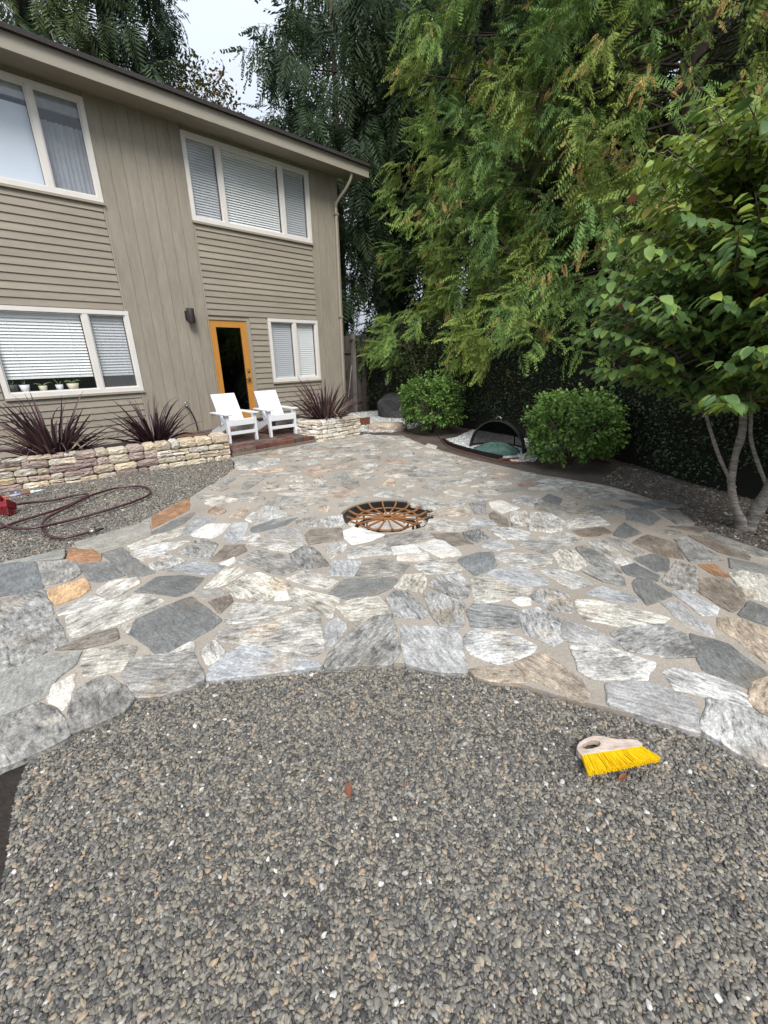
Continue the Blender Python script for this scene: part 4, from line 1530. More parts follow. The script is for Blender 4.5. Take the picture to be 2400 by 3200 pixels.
MB().tube([P_(.82), P_(.99)], [.014, .005], 10).build('tip', M['tipwhite'], pole)

# ------------------------------------------------------------------ hand brush with yellow bristles
bo = gp(1838, 2405)
ba, bb_ = gp(1818, 2368, .02), gp(2005, 2340, .02)                    # line where the bristles meet the handle
ex = (bb_ - ba).normalized()
brz = math.atan2(ex.y, ex.x)
BL = (bb_ - ba).length
hb_ = empty('hand_brush', (ba.x, ba.y, .0), brz, label='hand brush with yellow bristles and worn pale handle on the pebbles', cat='brush')
# handle outline in the brush plane: x along the block, y away from the bristles
S = BL
outl = [(0.0, 0), (S, 0), (S * 1.045, .010), (S * 1.02, .026), (S * .94, .038), (S * .84, .042), (S * .73, .046), (S * .63, .057), (S * .54, .070), (S * .44, .077), (S * .33, .077), (S * .21, .070), (S * .11, .059), (S * .03, .045), (-S * .015, .030), (-S * .02, .012)]
hole_ = [(S * .085, .030), (S * .13, .023), (S * .25, .022), (S * .35, .027), (S * .41, .038), (S * .415, .050), (S * .36, .059), (S * .26, .058), (S * .16, .051), (S * .09, .041)]
lo = [Vector((p[0], p[1], 0)) for p in outl]
li = [Vector((p[0], p[1], 0)) for p in hole_][::-1]
flat = lo + li
tris = geometry.tessellate_polygon([lo, li])
hm = MB()
TZ = .026
hm.add([(p.x, p.y, TZ) for p in flat], [t if (flat[t[1]] - flat[t[0]]).cross(flat[t[2]] - flat[t[0]]).z > 0 else t[::-1] for t in tris])
hm.add([(p.x, p.y, 0) for p in flat], [t[::-1] if (flat[t[1]] - flat[t[0]]).cross(flat[t[2]] - flat[t[0]]).z > 0 else t for t in tris])
for lp_ in (lo, li):
    n = len(lp_)
    hm.add([(p.x, p.y, 0) for p in lp_] + [(p.x, p.y, TZ) for p in lp_], [(i, (i + 1) % n, n + (i + 1) % n, n + i) for i in range(n)])
me_h = hm.mesh('handle', M['handle'])
bmh = bmesh.new(); bmh.from_mesh(me_h); bmesh.ops.remove_doubles(bmh, verts=bmh.verts, dist=1e-5); bmesh.ops.recalc_face_normals(bmh, faces=bmh.faces); bmh.to_mesh(me_h); bmh.free()
tilt_b = rad(-4)
ho = obj('handle', me_h, hb_, (0, 0, .008), (tilt_b, 0, 0))
bv = ho.modifiers.new('bevel', 'BEVEL'); bv.width = .006; bv.segments = 3; bv.limit_method = 'ANGLE'; bv.angle_limit = rad(50)
rr = random.Random(4)
tuft_n = 34
BRL = .076
for i in range(tuft_n):
    m = MB()
    for r_ in range(3):
        for k in range(11):
            x0 = S * (i + .5) / tuft_n + rr.uniform(-.0022, .0022)
            z0 = .014 + r_ * .006 + rr.uniform(-.002, .002)
            fan = ((i + .5) / tuft_n) * .049 - .019
            x1 = x0 + fan + rr.uniform(-.005, .005)
            yl = -BRL * (1 - .2 * i / tuft_n) * rr.uniform(.93, 1.04)
            z1 = max(.004, z0 * 1.1 + rr.uniform(-.006, .006) - .002)
            m.bar((x0, .004, z0), (x1, yl, z1), .0019, .0019)
    m.build('bristle_tuft', M['bristle'], hb_, (0, 0, .004), (tilt_b, 0, 0))


# ------------------------------------------------------------------ spark screen and green lid on the white stone
sx0, sy0, SR = 6.10, 3.60, .478
ss = empty('fire_screen', (sx0, sy0, 0), rad(4), label='black half dome wire fire screen standing on white stone', cat='fire screen')
rim = [(0, SR * math.cos(a), SR * math.sin(a)) for a in np.linspace(0, math.pi, 28)]
fr = MB()
for i in range(len(rim) - 1):
    (_, y0, z0), (_, y1, z1) = rim[i], rim[i + 1]
    k = 1 - .018 / SR
    fr.hexa([(-.02, y0 * k, z0 * k), (-.02, y1 * k, z1 * k), (.055, y1 * k, z1 * k), (.055, y0 * k, z0 * k), (-.02, y0, z0), (-.02, y1, z1), (.055, y1, z1), (.055, y0, z0)])
fr.build('rim', M['black'], ss)
MB().tube([(SR * math.sin(a), SR * math.cos(a), .016) for a in np.linspace(0, math.pi, 24)], .014, 6).build('base_hoop', M['black'], ss)
vs, fs = [], []
na, nb_ = 20, 12
for i in range(na + 1):
    a = math.pi * i / na
    for k in range(nb_ + 1):
        b_ = math.pi / 2 * k / nb_
        # quarter sphere behind the rim
        vs.append((SR * .985 * math.sin(a) * math.cos(b_) if False else SR * .985 * math.sin(a) * math.sin(b_), SR * .985 * math.cos(a), SR * .985 * math.sin(a) * math.cos(b_)))
for i in range(na):
    for k in range(nb_):
        fs.append((i * (nb_ + 1) + k, i * (nb_ + 1) + k + 1, (i + 1) * (nb_ + 1) + k + 1, (i + 1) * (nb_ + 1) + k))
MB().add(vs, fs, True).build('mesh_dome', M['mesh'], ss)
MB().tube([(SR * math.sin(b_), -.10, SR * math.cos(b_) * .98) for b_ in np.linspace(.15, math.pi / 2, 10)], .011, 6).build('rib', M['black'], ss)
MB().tube([(.02, .045 * math.cos(a), SR + .058 * math.sin(a)) for a in np.linspace(0, math.pi, 12)], .006, 6).build('handle', M['metal'], ss)

lid = empty('patina_lid', (6.03, 3.55, .0), label='green weathered ribbed metal lid lying under the fire screen', cat='lid')
prof = [(.375, .004), (.365, .012), (.30, .045), (.2, .092), (.10, .122), (.0, .132)]
v, f = [], []
n = 40
for (r, z) in prof:
    for k in range(n):
        a = 2 * math.pi * k / n
        v.append((r * math.cos(a), r * math.sin(a), z + (.007 if k % 4 == 0 and .05 < r < .36 else 0)))
for i in range(len(prof) - 1):
    f += [(i * n + k, i * n + (k + 1) % n, (i + 1) * n + (k + 1) % n, (i + 1) * n + k) for k in range(n)]
MB().add(v, f).build('dome', M['patina'], lid)
for k in range(10):
    a = 2 * math.pi * k / 10
    MB().tube([(r * math.cos(a), r * math.sin(a), z + .006) for r, z in prof[1:-1]], .008, 5).build('rib', M['patina'], lid)
MB().tube([(0, 0, .13), (0, 0, .145)], [.03, .022], 12).build('knob', M['patina'], lid)

# edging strip and the thin rusty pipe along it
d5 = lambda x, y, z=0: gp(1380 + x * .18083, 1280 + y * .18083, z)
ep = spline([d5(20, 525, .02), d5(120, 590, .02), d5(300, 650, .02), d5(600, 735, .02), d5(850, 790, .02), d5(1050, 832, .02)], 5)
e = MB()
for i in range(len(ep) - 1):
    e.bar(ep[i] - ep[0], ep[i + 1] - ep[0], .025, .07)
ed = e.build('bed_edging', M['rubber'], None, ep[0])
tag(ed, 'black plastic edging strip along the white stone bed', 'edging')
pp = spline([d5(-60, 420, .012), d5(20, 545, .012), d5(110, 625, .012), d5(320, 705, .012), d5(600, 780, .012), d5(850, 850, .012), d5(1100, 905, .012), d5(1300, 915, .012), d5(1540, 905, .012)], 5)
tag(MB().tube([p - pp[0] for p in pp], .009, 6).build('irrigation_pipe', M['corten'], None, pp[0]), 'thin rust coloured irrigation pipe along the black edging', 'pipe')
pc = d5(1160, 865, 0)
mk = MB().box(-.16, .16, -.02, .02, 0, .025).build('brick_shard', M['corten'], None, (pc.x, pc.y, 0), (0, 0, rad(-32)), bevel=.006)
tag(mk, 'broken orange brick piece at the end of the edging', 'brick')


# ------------------------------------------------------------------ rocks and fence by the house corner
def rock(name, loc, size, seed, mat, label, cat='rock', sub=3, flat=False, color=None, rz=0.):
    bm = bmesh.new()
    bmesh.ops.create_icosphere(bm, subdivisions=sub, radius=1)
    for v in bm.verts:
        p = v.co.copy()
        k = 1 + .28 * noise.noise(p * 1.3 + Vector((seed, 0, 0))) + .12 * noise.noise(p * 3.2 + Vector((0, seed, 0)))
        q = Vector([math.copysign(abs(c) ** .62, c) for c in p]) if flat else p
        v.co = Vector((q.x * size[0] * k, q.y * size[1] * k, q.z * size[2] * (1 if flat else k)))
    me = bpy.data.meshes.new(name)
    bm.to_mesh(me)
    bm.free()
    me.materials.append(mat)
    if not flat:
        me.polygons.foreach_set('use_smooth', [True] * len(me.polygons))
    o = obj(name, me, None, loc, (0, 0, rz), color=color)
    return tag(o, label, cat)


rock('boulder', (7.95, 7.62, .18), (.46, .40, .40), 3, M['boulder'], 'dark grey boulder shaped cover beside the fence', flat=True, rz=.5)
p4 = lambda x, y, z=0: gp(930 + x * .21097, 1250 + y * .21097, z)
c1 = p4(1300, 455)
rock('rock_slab', (c1.x + .12, c1.y + .12, .045), (.40, .20, .105), 8, M['wallstone'], 'flat pale rock slab with rusty top beside the cream planter', flat=True, color=(.40, .33, .26, .5), rz=rad(-42))
c2 = p4(1350, 170)
rock('small_rock', (c2.x, c2.y, .03), (.13, .08, .04), 2, M['wallstone'], 'small tan flat rock lying under another by the boulder', flat=True, color=(.34, .24, .16, .4))
rock('small_rock', (c2.x - .02, c2.y, .10), (.11, .08, .032), 5, M['wallstone'], 'small white flat rock stacked on the tan one', flat=True, color=(.6, .58, .55, .3))
c3 = p4(970, 400)
bd = MB().box(-.30, .22, -.012, .012, -.02, .17).build('board_edging', M['corten'], None, (c3.x + .1, c3.y + .16, 0), (0, 0, rad(-8)))
tag(bd, 'rust brown board edging right next to the cream planter', 'board')

fence = empty('fence', (7.3, 9.35, 0), label='dark weathered wooden board fence and gate behind the house corner', cat='fence')
xx = .04
rf = random.Random(8)
while xx < 2.6:
    w = rf.uniform(.135, .15)
    MB().box(0, w - .008, -.012, .012, -.1, 1.95 + rf.uniform(-.01, .01)).build('board', M['fence'], fence, (xx, rf.uniform(-.006, .006), 0))
    xx += w
MB().box(0, 2.6, -.05, -.013, 1.52, 1.62).build('rail', M['fence'], fence)
MB().box(0, 2.6, -.05, -.013, .22, .31).build('rail', M['fence'], fence)
for xp in (.66, 1.02):
    MB().box(xp, xp + .10, -.13, -.051, -.1, 2.0).build('post', M['fencelight'] if xp < .7 else M['fence'], fence)
stick = MB().tube([(7.42, 8.95, -.02), (7.86, 9.18, 1.22)], .014, 8).build('wooden_stake', M['fencelight'])
tag(stick, 'thin grey wooden pole leaning against the fence', 'pole')
ob = empty('outlet_box', (8.17, 8.15, 0), label='small grey outlet box on a post by the boulder', cat='outlet')
MB().box(-.05, .05, -.035, .035, .72, .90).build('cover', M['plasticgrey'], ob, bevel=.008)
MB().tube([(0, 0, .75), (.01, .02, .5), (.0, .0, -.05)], .016, 8).build('conduit', M['rubber'], ob)


# ------------------------------------------------------------------ foliage tools
def frames(dirs, roll):
    """rotation matrices whose x axis is dir and z axis as near up as possible, rolled about x"""
    d = dirs / np.linalg.norm(dirs, axis=1, keepdims=True)
    up = np.tile(np.array([0., 0, 1]), (len(d), 1))
    flat = np.abs(d[:, 2]) > .97
    up[flat] = (1, 0, 0)
    y = np.cross(up, d)
    y /= np.linalg.norm(y, axis=1, keepdims=True)
    z = np.cross(d, y)
    c, s = np.cos(roll)[:, None], np.sin(roll)[:, None]
    return np.stack([d, y * c + z * s, -y * s + z * c], axis=2)


def scatter(tv, tf, ttip, pos, dirs, roll, size, col, tipcol, tip=1.0):
    """copies of a template (tv, tf) as one vertex / face / colour set"""
    n, k = len(pos), len(tv)
    R = frames(dirs, roll)
    V = np.einsum('nij,kj->nki', R, tv) * size[:, None, None] + pos[:, None, :]
    F = tf[None, :, :] + (np.arange(n) * k)[:, None, None]
    t = (ttip[None, :, None] * tip)
    C = col[:, None, :] * (1 - t) + tipcol[:, None, :] * t
    return V.reshape(-1, 3), F.reshape(-1, tf.shape[1]), np.clip(C.reshape(-1, 3), 0, 1)


def merge(parts):
    off, V, F, C = 0, [], [], []
    for v, f, c in parts:
        V.append(v); F.append(f + off); C.append(c)
        off += len(v)
    return np.vstack(V), np.vstack(F), np.vstack(C)


def spray_template(nb=9, droop=.3, seed=0, width=.055, ang=50, sub=2, blen=.5, drop=.25):
    """flat fern-like cedar spray along +x, length 1"""
    r = random.Random(seed)
    v, f, tip = [], [], []

    def kite(p, d, L, w, tp):
        n = np.array([-d[1], d[0], 0])
        n /= np.linalg.norm(n) + 1e-9
        a = p
        q = p + d * L
        m = p + d * L * .45
        i = len(v)
        v.extend([a, m + n * w, q, m - n * w])
        tip.extend([tp * .4, tp * .7, tp, tp * .7])
        f.extend([(i, i + 3, i + 2), (i, i + 2, i + 1)])

    def z(x): return -droop * x * x

    for i in range(nb):
        t = .06 + .9 * i / (nb - 1)
        for s in (-1, 1):
            L = (blen * (1 - t) ** .75 + .10) * r.uniform(.8, 1.15) * (min(1, .45 + 2.2 * t))
            a = rad(ang * r.uniform(.85, 1.15)) * s
            p = np.array([t, 0, z(t)])
            d = np.array([math.cos(a), math.sin(a), -drop * r.uniform(.7, 1.3) - droop * t])
            d /= np.linalg.norm(d)
            kite(p, d, L, width * .8, .35 + .65 * t)
            for q in range(sub):
                u = (.35, .65)[q] if sub == 2 else .5
                for s2 in (-1, 1):
                    a2 = a + s2 * rad(38)
                    d2 = np.array([math.cos(a2), math.sin(a2), d[2] - .1])
                    kite(p + d * L * u, d2 / np.linalg.norm(d2), L * .36 * (1.2 - u * .4), width * .5, .5 + .5 * t)
    kite(np.array([.9, 0, z(.9)]), np.array([.95, 0, -.4]), .16, width * .7, 1)
    return np.array(v), np.array(f), np.array(tip)


def strand_template(n=9, seed=0):
    """hanging, narrow spray of a pendulous conifer branchlet, along +x"""
    r = random.Random(seed)
    v, f, tip = [], [], []
    for i in range(n):
        t = i / n
        for s in (-1, 1):
            L = .20 * (1 - t * .55) * r.uniform(.7, 1.3)
            a = rad(r.uniform(18, 42)) * s
            w = .045
            d = np.array([math.cos(a), math.sin(a), r.uniform(-.3, .3)])
            p = np.array([t, 0, 0])
            nn = np.array([-d[1], d[0], 0])
            k = len(v)
            v += [p, p + d * L * .5 + nn * w, p + d * L, p + d * L * .5 - nn * w]
            tip += [.3, .6, .9, .6]
            f += [(k, k + 3, k + 2), (k, k + 2, k + 1)]
    return np.array(v), np.array(f), np.array(tip)


SPR = [spray_template(11, .32, 1, .026, 48, 0, .44), spray_template(10, .55, 2, .027, 44, 0, .40), spray_template(12, .2, 3, .025, 52, 0, .40)]
SPR_LO = [spray_template(8, .35, 4, width=.04, sub=0), spray_template(8, .5, 5, width=.04, sub=0)]
STRAND = [strand_template(8, 1), strand_template(9, 2)]


def conifer(name, label, base, height, rfun, h0, h1, nb, seed, cols, tips, templates, spray=(.30, .46), rise=.10, droop=.50, hang=.55,
            trunk_r=.28, back=.35, sub_step=.085, per=4, tan=.0, group=None, jitter=.13, az0=None, azw=None, first=.30):
    rnd = random.Random(seed)
    root = empty(name, base, label=label, cat='tree', group=group)
    B = np.array(base, dtype=float)
    camaz = math.atan2(-B[1], -B[0])
    MB().tube([(0, 0, -.3), (0, 0, height * .35), (.1, 0, height * .7), (.1, .05, height)], [trunk_r, trunk_r * .75, trunk_r * .4, .03], 10).build('trunk', M['bark'], root)
    P, D, RO, SZ, CO, TP = [], [], [], [], [], []
    limbs = MB()
    for i in range(nb):
        h = h0 + (h1 - h0) * ((i + rnd.random()) / nb)
        if az0 is None:
            a = camaz + (rnd.uniform(-1.75, 1.75) if rnd.random() > back else rnd.uniform(1.75, 4.53))
        else:
            a = az0 + rnd.uniform(-azw, azw)
        L = rfun(h) * rnd.uniform(.78, 1.12)
        if L < .3: continue
        dirn = np.array([math.cos(a), math.sin(a), 0])
        side = np.array([-dirn[1], dirn[0], 0])
        curve = rnd.uniform(-.12, .12)
        rs, dr = rise + rnd.uniform(-.05, .08), droop * rnd.uniform(.75, 1.25)

        def pt(s):
            up = .35 * max(0, s - .72) ** 1.3
            return np.array([0, 0, h]) + dirn * L * s + side * L * curve * s * s + np.array([0, 0, L * (rs * s - dr * s ** 1.8 * .62 + up)])
        limbs.tube([pt(s) for s in (0, .2, .4, .6, .8, 1)], [.022 + .012 * L, .02 + .008 * L, .016 + .006 * L, .013 + .003 * L, .009, .004], 5, False)
        bc = np.array(rnd.choice(cols)) * rnd.uniform(.8, 1.2)
        tc_ = np.array(rnd.choice(tips)) * rnd.uniform(.85, 1.2)
        s = first
        k = 0
        while s <= 1.0:
            p0 = pt(s)
            tg = pt(min(1.02, s + .03)) - pt(s - .03)
            tg /= np.linalg.norm(tg)
            for sd_ in (-1, 1):
                aa = rad(rnd.uniform(42, 68)) * sd_
                hd = dirn * math.cos(aa) + side * math.sin(aa)
                l2 = (.30 * L * (1.12 - s) + .16) * rnd.uniform(.75, 1.25)
                d2 = hd + np.array([0, 0, rnd.uniform(-.25, .05) - .15])
                d2 /= np.linalg.norm(d2)
                limbs.tube([p0, p0 + d2 * l2 * .55, p0 + d2 * l2 + np.array([0, 0, -.18 * l2])], [.008, .006, .002], 3, False)
                npz = max(2, int(round(per * (.6 + .5 * l2))))
                for q in range(npz):
                    u = (q + .6 + rnd.uniform(-.25, .25)) / npz
                    pp_ = p0 + d2 * l2 * u + np.array([0, 0, -.18 * l2 * u * u]) + np.array([rnd.gauss(0, .03), rnd.gauss(0, .03), rnd.gauss(0, .03)])
                    dd = d2 * rnd.uniform(.2, .7) + dirn * rnd.uniform(.15, .75) + np.array([rnd.gauss(0, jitter), rnd.gauss(0, jitter), -hang * rnd.uniform(.55, 1.5)])
                    P.append(pp_); D.append(dd); RO.append(rnd.gauss(0, .38)); SZ.append(rnd.uniform(*spray) * (1.12 - .25 * s))
                    if rnd.random() < tan:
                        CO.append(np.array((.30, .185, .07)) * rnd.uniform(.6, 1.1)); TP.append(np.array((.46, .28, .10)))
                    else:
                        v_ = rnd.uniform(.8, 1.2)
                        CO.append(bc * v_); TP.append(tc_ * v_)
            s += sub_step * rnd.uniform(.75, 1.25) * (2.6 / max(1.6, L)) ** .5
        # leader spray at the tip
        for q in range(3):
            P.append(pt(1.0)); D.append(tg + np.array([rnd.gauss(0, .25), rnd.gauss(0, .25), -.25])); RO.append(rnd.gauss(0, .5)); SZ.append(rnd.uniform(*spray)); CO.append(bc * 1.05); TP.append(tc_ * 1.1)
    P, D, RO, SZ, CO, TP = map(np.array, (P, D, RO, SZ, CO, TP))
    limbs.build('branches', M['twig'], root)
    ch = RNG.integers(0, len(templates), len(P))
    parts = []
    for k, (tv, tf, tt) in enumerate(templates):
        m = ch == k
        if m.any():
            parts.append(scatter(tv, tf, tt, P[m], D[m], RO[m], SZ[m], CO[m], TP[m]))
    V, F, C = merge(parts)
    obj('crown', np_mesh('crown', V, F, M['needle'], C), root)
    return root, len(F)


def clump_tree(name, label, base, height, rfun, h0, h1, n, seed, cols, tips, templates, size=(.34, .6), fronds=14, crad=.34, hang=(.35, 1.15), trunk_r=.28,
               azw=1.95, group=None, tan=.3, inner=.25, outmin=.78, low=1.0):
    """conifer crown made of drooping sprays gathered in clumps at the ends of its branches"""
    rnd = random.Random(seed)
    root = empty(name, base, label=label, cat='tree', group=group)
    B = np.array(base, dtype=float)
    camaz = math.atan2(-B[1], -B[0])
    MB().tube([(0, 0, -.3), (0, 0, height * .35), (.1, 0, height * .7), (.1, .05, height)], [trunk_r, trunk_r * .75, trunk_r * .4, .03], 10).build('trunk', M['bark'], root)
    limbs = MB()
    P, D, RO, SZ, CO, TP = [], [], [], [], [], []

    def put(p, d, ro, sz, c, t):
        P.append(p); D.append(d); RO.append(ro); SZ.append(sz); CO.append(c); TP.append(t)
    for i in range(n):
        h = h0 + (h1 - h0) * ((i + rnd.random()) / n) ** low
        a = camaz + azw * (2 * ((i * .61803) % 1.0) - 1) + rnd.uniform(-.12, .12)
        R_ = rfun(h) * (rnd.uniform(outmin, 1.04) if rnd.random() > inner else rnd.uniform(.45, .75))
        o = np.array([math.cos(a), math.sin(a), 0.])
        lat = np.array([-o[1], o[0], 0.])
        c0 = o * R_ + np.array([0, 0, h])
        st = np.array([0, 0, h + R_ * rnd.uniform(-.05, .25)])
        mid = (st + c0) / 2 + np.array([0, 0, -.06 * R_]) + lat * rnd.uniform(-.15, .15) * R_
        limbs.tube([st, mid, c0 + np.array([0, 0, .02])], [.010 + .007 * R_, .008 + .003 * R_, .004], 5, False)
        cl = np.array(rnd.choice(cols)) * rnd.uniform(.78, 1.2)
        tp = np.array(rnd.choice(tips)) * rnd.uniform(.8, 1.2)
        k = rnd.uniform(.75, 1.3)
        # one to three side shoots make the clump uneven
        shoots = [(np.zeros(3), 1.0)] + [(lat * rnd.uniform(-1, 1) * .55 * k + o * rnd.uniform(-.5, .25) + np.array([0, 0, rnd.uniform(-.35, .45) * k]), rnd.uniform(.6, .95)) for _ in range(rnd.randint(1, 3))]
        for off, f in shoots:
            cc = c0 + off
            if f < 1: limbs.tube([mid * .35 + c0 * .65, cc], [.008, .003], 3, False)
            m = max(4, int(fronds * f * rnd.uniform(.8, 1.2)))
            for j in range(m):
                b_ = rnd.uniform(-1.25, 1.25)
                dh = o * math.cos(b_) + lat * math.sin(b_)
                dn = rnd.uniform(*hang)
                if rnd.random() < .12: dn = -rnd.uniform(.1, .7)          # shoots that still point up
                d = dh * rnd.uniform(.45, .9) + np.array([rnd.gauss(0, .1), rnd.gauss(0, .1), -dn])
                p = cc + dh * crad * k * f * rnd.uniform(-.6, .7) + np.array([0, 0, rnd.gauss(0, .13) * k])
                v_ = rnd.uniform(.82, 1.18)
                put(p, d, rnd.gauss(0, .42), rnd.uniform(*size) * (.7 + .3 * f), cl * v_, tp * v_)
            if rnd.random() < tan:
                q0 = cc + o * crad * .5 + np.array([0, 0, rnd.uniform(-.25, .1)])
                for j in range(rnd.randint(4, 9)):
                    put(q0 + np.array([rnd.gauss(0, .05), rnd.gauss(0, .05), rnd.gauss(0, .07)]), o * .5 + np.array([rnd.gauss(0, .5), rnd.gauss(0, .5), -.6]), rnd.gauss(0, .8), rnd.uniform(.09, .17),
                        np.array((.40, .27, .09)) * rnd.uniform(.7, 1.1), np.array((.60, .44, .17)))
    P, D, RO, SZ, CO, TP = map(np.array, (P, D, RO, SZ, CO, TP))
    limbs.build('branches', M['bark'], root)
    ch = RNG.integers(0, len(templates), len(P))
    parts = []
    for k, (tv, tf, tt) in enumerate(templates):
        m = ch == k
        parts.append(scatter(tv, tf, tt, P[m], D[m], RO[m], SZ[m], CO[m], TP[m]))
    V, F, C = merge(parts)
    obj('crown', np_mesh('crown', V, F, M['needle'], C), root)
    return root, len(F)


FROND = [spray_template(8, .45, 1, .036, 50, 1, .42, .75), spray_template(8, .7, 2, .038, 44, 1, .40, .95), spray_template(8, .3, 3, .036, 56, 1, .42, .6)]
CED = [(.056, .116, .034), (.046, .102, .036), (.070, .124, .032), (.038, .090, .038)]
CEDT = [(.320, .435, .090), (.270, .395, .090), (.390, .460, .095), (.215, .350, .095)]
DARK = [(.024, .046, .022), (.020, .038, .022), (.030, .050, .022)]
DARKT = [(.055, .090, .038), (.046, .078, .038), (.068, .095, .038)]
tri = 0
# the two bright cedars over the hedge
RA = lambda h: (3.42 - .10 * max(0, h - 2.2)) if h < 5 else max(.6, 3.14 - (h - 5) * .26)
RB = lambda h: (3.38 - .10 * max(0, h - 2.2)) if h < 5 else max(.6, 3.0 - (h - 5) * .26)
tri += clump_tree('cedar_tree', 'bright green cedar with drooping fern like sprays reaching towards the house corner', (10.25, 5.65, 0), 13, RA, 1.40, 10.2, 164, 21, CED, CEDT, FROND, low=1.45, fronds=18, size=(.22, .40), outmin=.60, inner=.16, crad=.36, hang=(-.3, .70),  group='bright cedars above the hedge')[1]
tri += clump_tree('cedar_tree', 'bright green cedar with tan cone clusters above the black fire screen', (9.5, 2.7, 0), 13, RB, 1.50, 10.0, 160, 33, CED, CEDT, FROND, low=1.45, fronds=18, size=(.22, .40), outmin=.60, inner=.16, crad=.36, hang=(-.3, .70),  group='bright cedars above the hedge')[1]
# darker trees further back
tri += conifer('weeping_conifer', 'dark pendulous conifer hanging over the roof end', (16.4, 13.6, 0), 20, lambda h: 7.3 if h < 12 else max(1.0, 7.3 - (h - 12) * .4), 5.5, 18, 66, 41, DARK, DARKT, STRAND, spray=(.6, 1.05), droop=.40, rise=.22, hang=2.6, trunk_r=.4, back=.05, sub_step=.068, per=3, first=.25)[1]
tri += clump_tree('dark_conifer', 'dark conifer filling the gap behind the leafy tree', (14.2, 2.6, 0), 17, lambda h: 3.8, 1.5, 15, 80, 52, DARK, DARKT, SPR_LO, size=(.6, 1.0), crad=.6, fronds=15, hang=(.6, 1.6), trunk_r=.4, tan=0)[1]
tri += clump_tree('dark_conifer', 'dark conifer standing between the two bright cedars', (13.6, 7.4, 0), 17, lambda h: 3.6, 1.2, 14, 80, 57, DARK, DARKT, SPR_LO, size=(.6, 1.0), crad=.6, fronds=15, hang=(.6, 1.6), trunk_r=.4, tan=0)[1]
tri += clump_tree('dark_conifer', 'low dark conifer behind the bush near the fence', (12.4, 9.4, 0), 11, lambda h: 2.5, .4, 10, 80, 83, DARK, DARKT, SPR_LO, size=(.6, 1.0), crad=.6, fronds=14, hang=(.6, 1.6), trunk_r=.25, tan=0)[1]
tri += clump_tree('dark_conifer', 'dark conifer close behind the bright cedar trunks', (12.9, 4.9, 0), 11, lambda h: 2.4, .4, 9, 70, 89, DARK, DARKT, SPR_LO, size=(.6, 1.0), crad=.6, fronds=14, hang=(.6, 1.6), trunk_r=.25, tan=0)[1]
tri += clump_tree('fir_tree', 'tall fir with pale trunk behind the left part of the roof', (4.6, 20.5, 0), 26, lambda h: 4.0 if h < 14 else max(.6, 4.0 - (h - 14) * .3), 7.0, 20, 98, 61, [(.044, .074, .028), (.034, .062, .030)], [(.100, .130, .040), (.075, .110, .050)], SPR_LO, size=(.6, 1.0), crad=.7, fronds=14, hang=(.4, 1.4), trunk_r=.36, tan=0)[1]
tri += clump_tree('fir_tree', 'bluish dark fir behind the roof beside the open sky', (6.8, 20.0, 0), 24, lambda h: 2.2 if h < 12 else max(.5, 2.2 - (h - 12) * .2), 6.5, 21, 88, 67, [(.024, .048, .028), (.022, .044, .030)], [(.052, .086, .050)], SPR_LO, size=(.5, .85), crad=.55, fronds=14, hang=(.2, 1.0), trunk_r=.34, tan=0)[1]
tri += clump_tree('fir_tree', 'small dark fir between the house corner and the cedars', (9.3, 11.2, 0), 10, lambda h: 1.7, .5, 9.5, 66, 71, DARK, DARKT, SPR_LO, size=(.5, .8), crad=.5, fronds=14, hang=(.4, 1.4), trunk_r=.2, tan=0)[1]


# ------------------------------------------------------------------ broad leaves
def leaf_template(w=.5, fold=.18, curl=.15, wavy=0.0, n=4):
    """pointed oval leaf along +x, length 1, folded on the midrib"""
    v, tip = [], []
    for i in range(n + 1):
        t = i / n
        ww = w * (math.sin(math.pi * min(1, t ** .8 * 1.0)) ** .8) if 0 < t < 1 else 0.0
        zz = -curl * t * t
        wv = wavy * math.sin(t * 9)
        v += [(t, -ww / 2, zz + ww * fold + wv), (t, 0, zz), (t, ww / 2, zz + ww * fold - wv)]
        tip += [.8 * t, .5 * t, .8 * t]
    f = []
    for i in range(n):
        for k in (0, 1):
            a, b_, c, d = i * 3 + k, i * 3 + k + 1, (i + 1) * 3 + k + 1, (i + 1) * 3 + k
            if i > 0: f.append((a, b_, c) if k == 0 else (a, b_, d))
            if i < n - 1 or True: f.append((a, c, d) if k == 0 else (b_, c, d))
    return np.array(v, dtype=float), np.array(f), np.array(tip)


LEAF_B = leaf_template(.56, .14, .24, .03, 4)
LEAF_S = leaf_template(.55, .15, .12, 0, 3)
LEAF_Q = (np.array([(0, 0, 0), (.5, -.27, .05), (1, 0, -.05), (.5, .27, .05)]), np.array([(0, 1, 2), (0, 2, 3)]), np.array([0, .4, .8, .4]))
VIEW = np.array(cf[:])


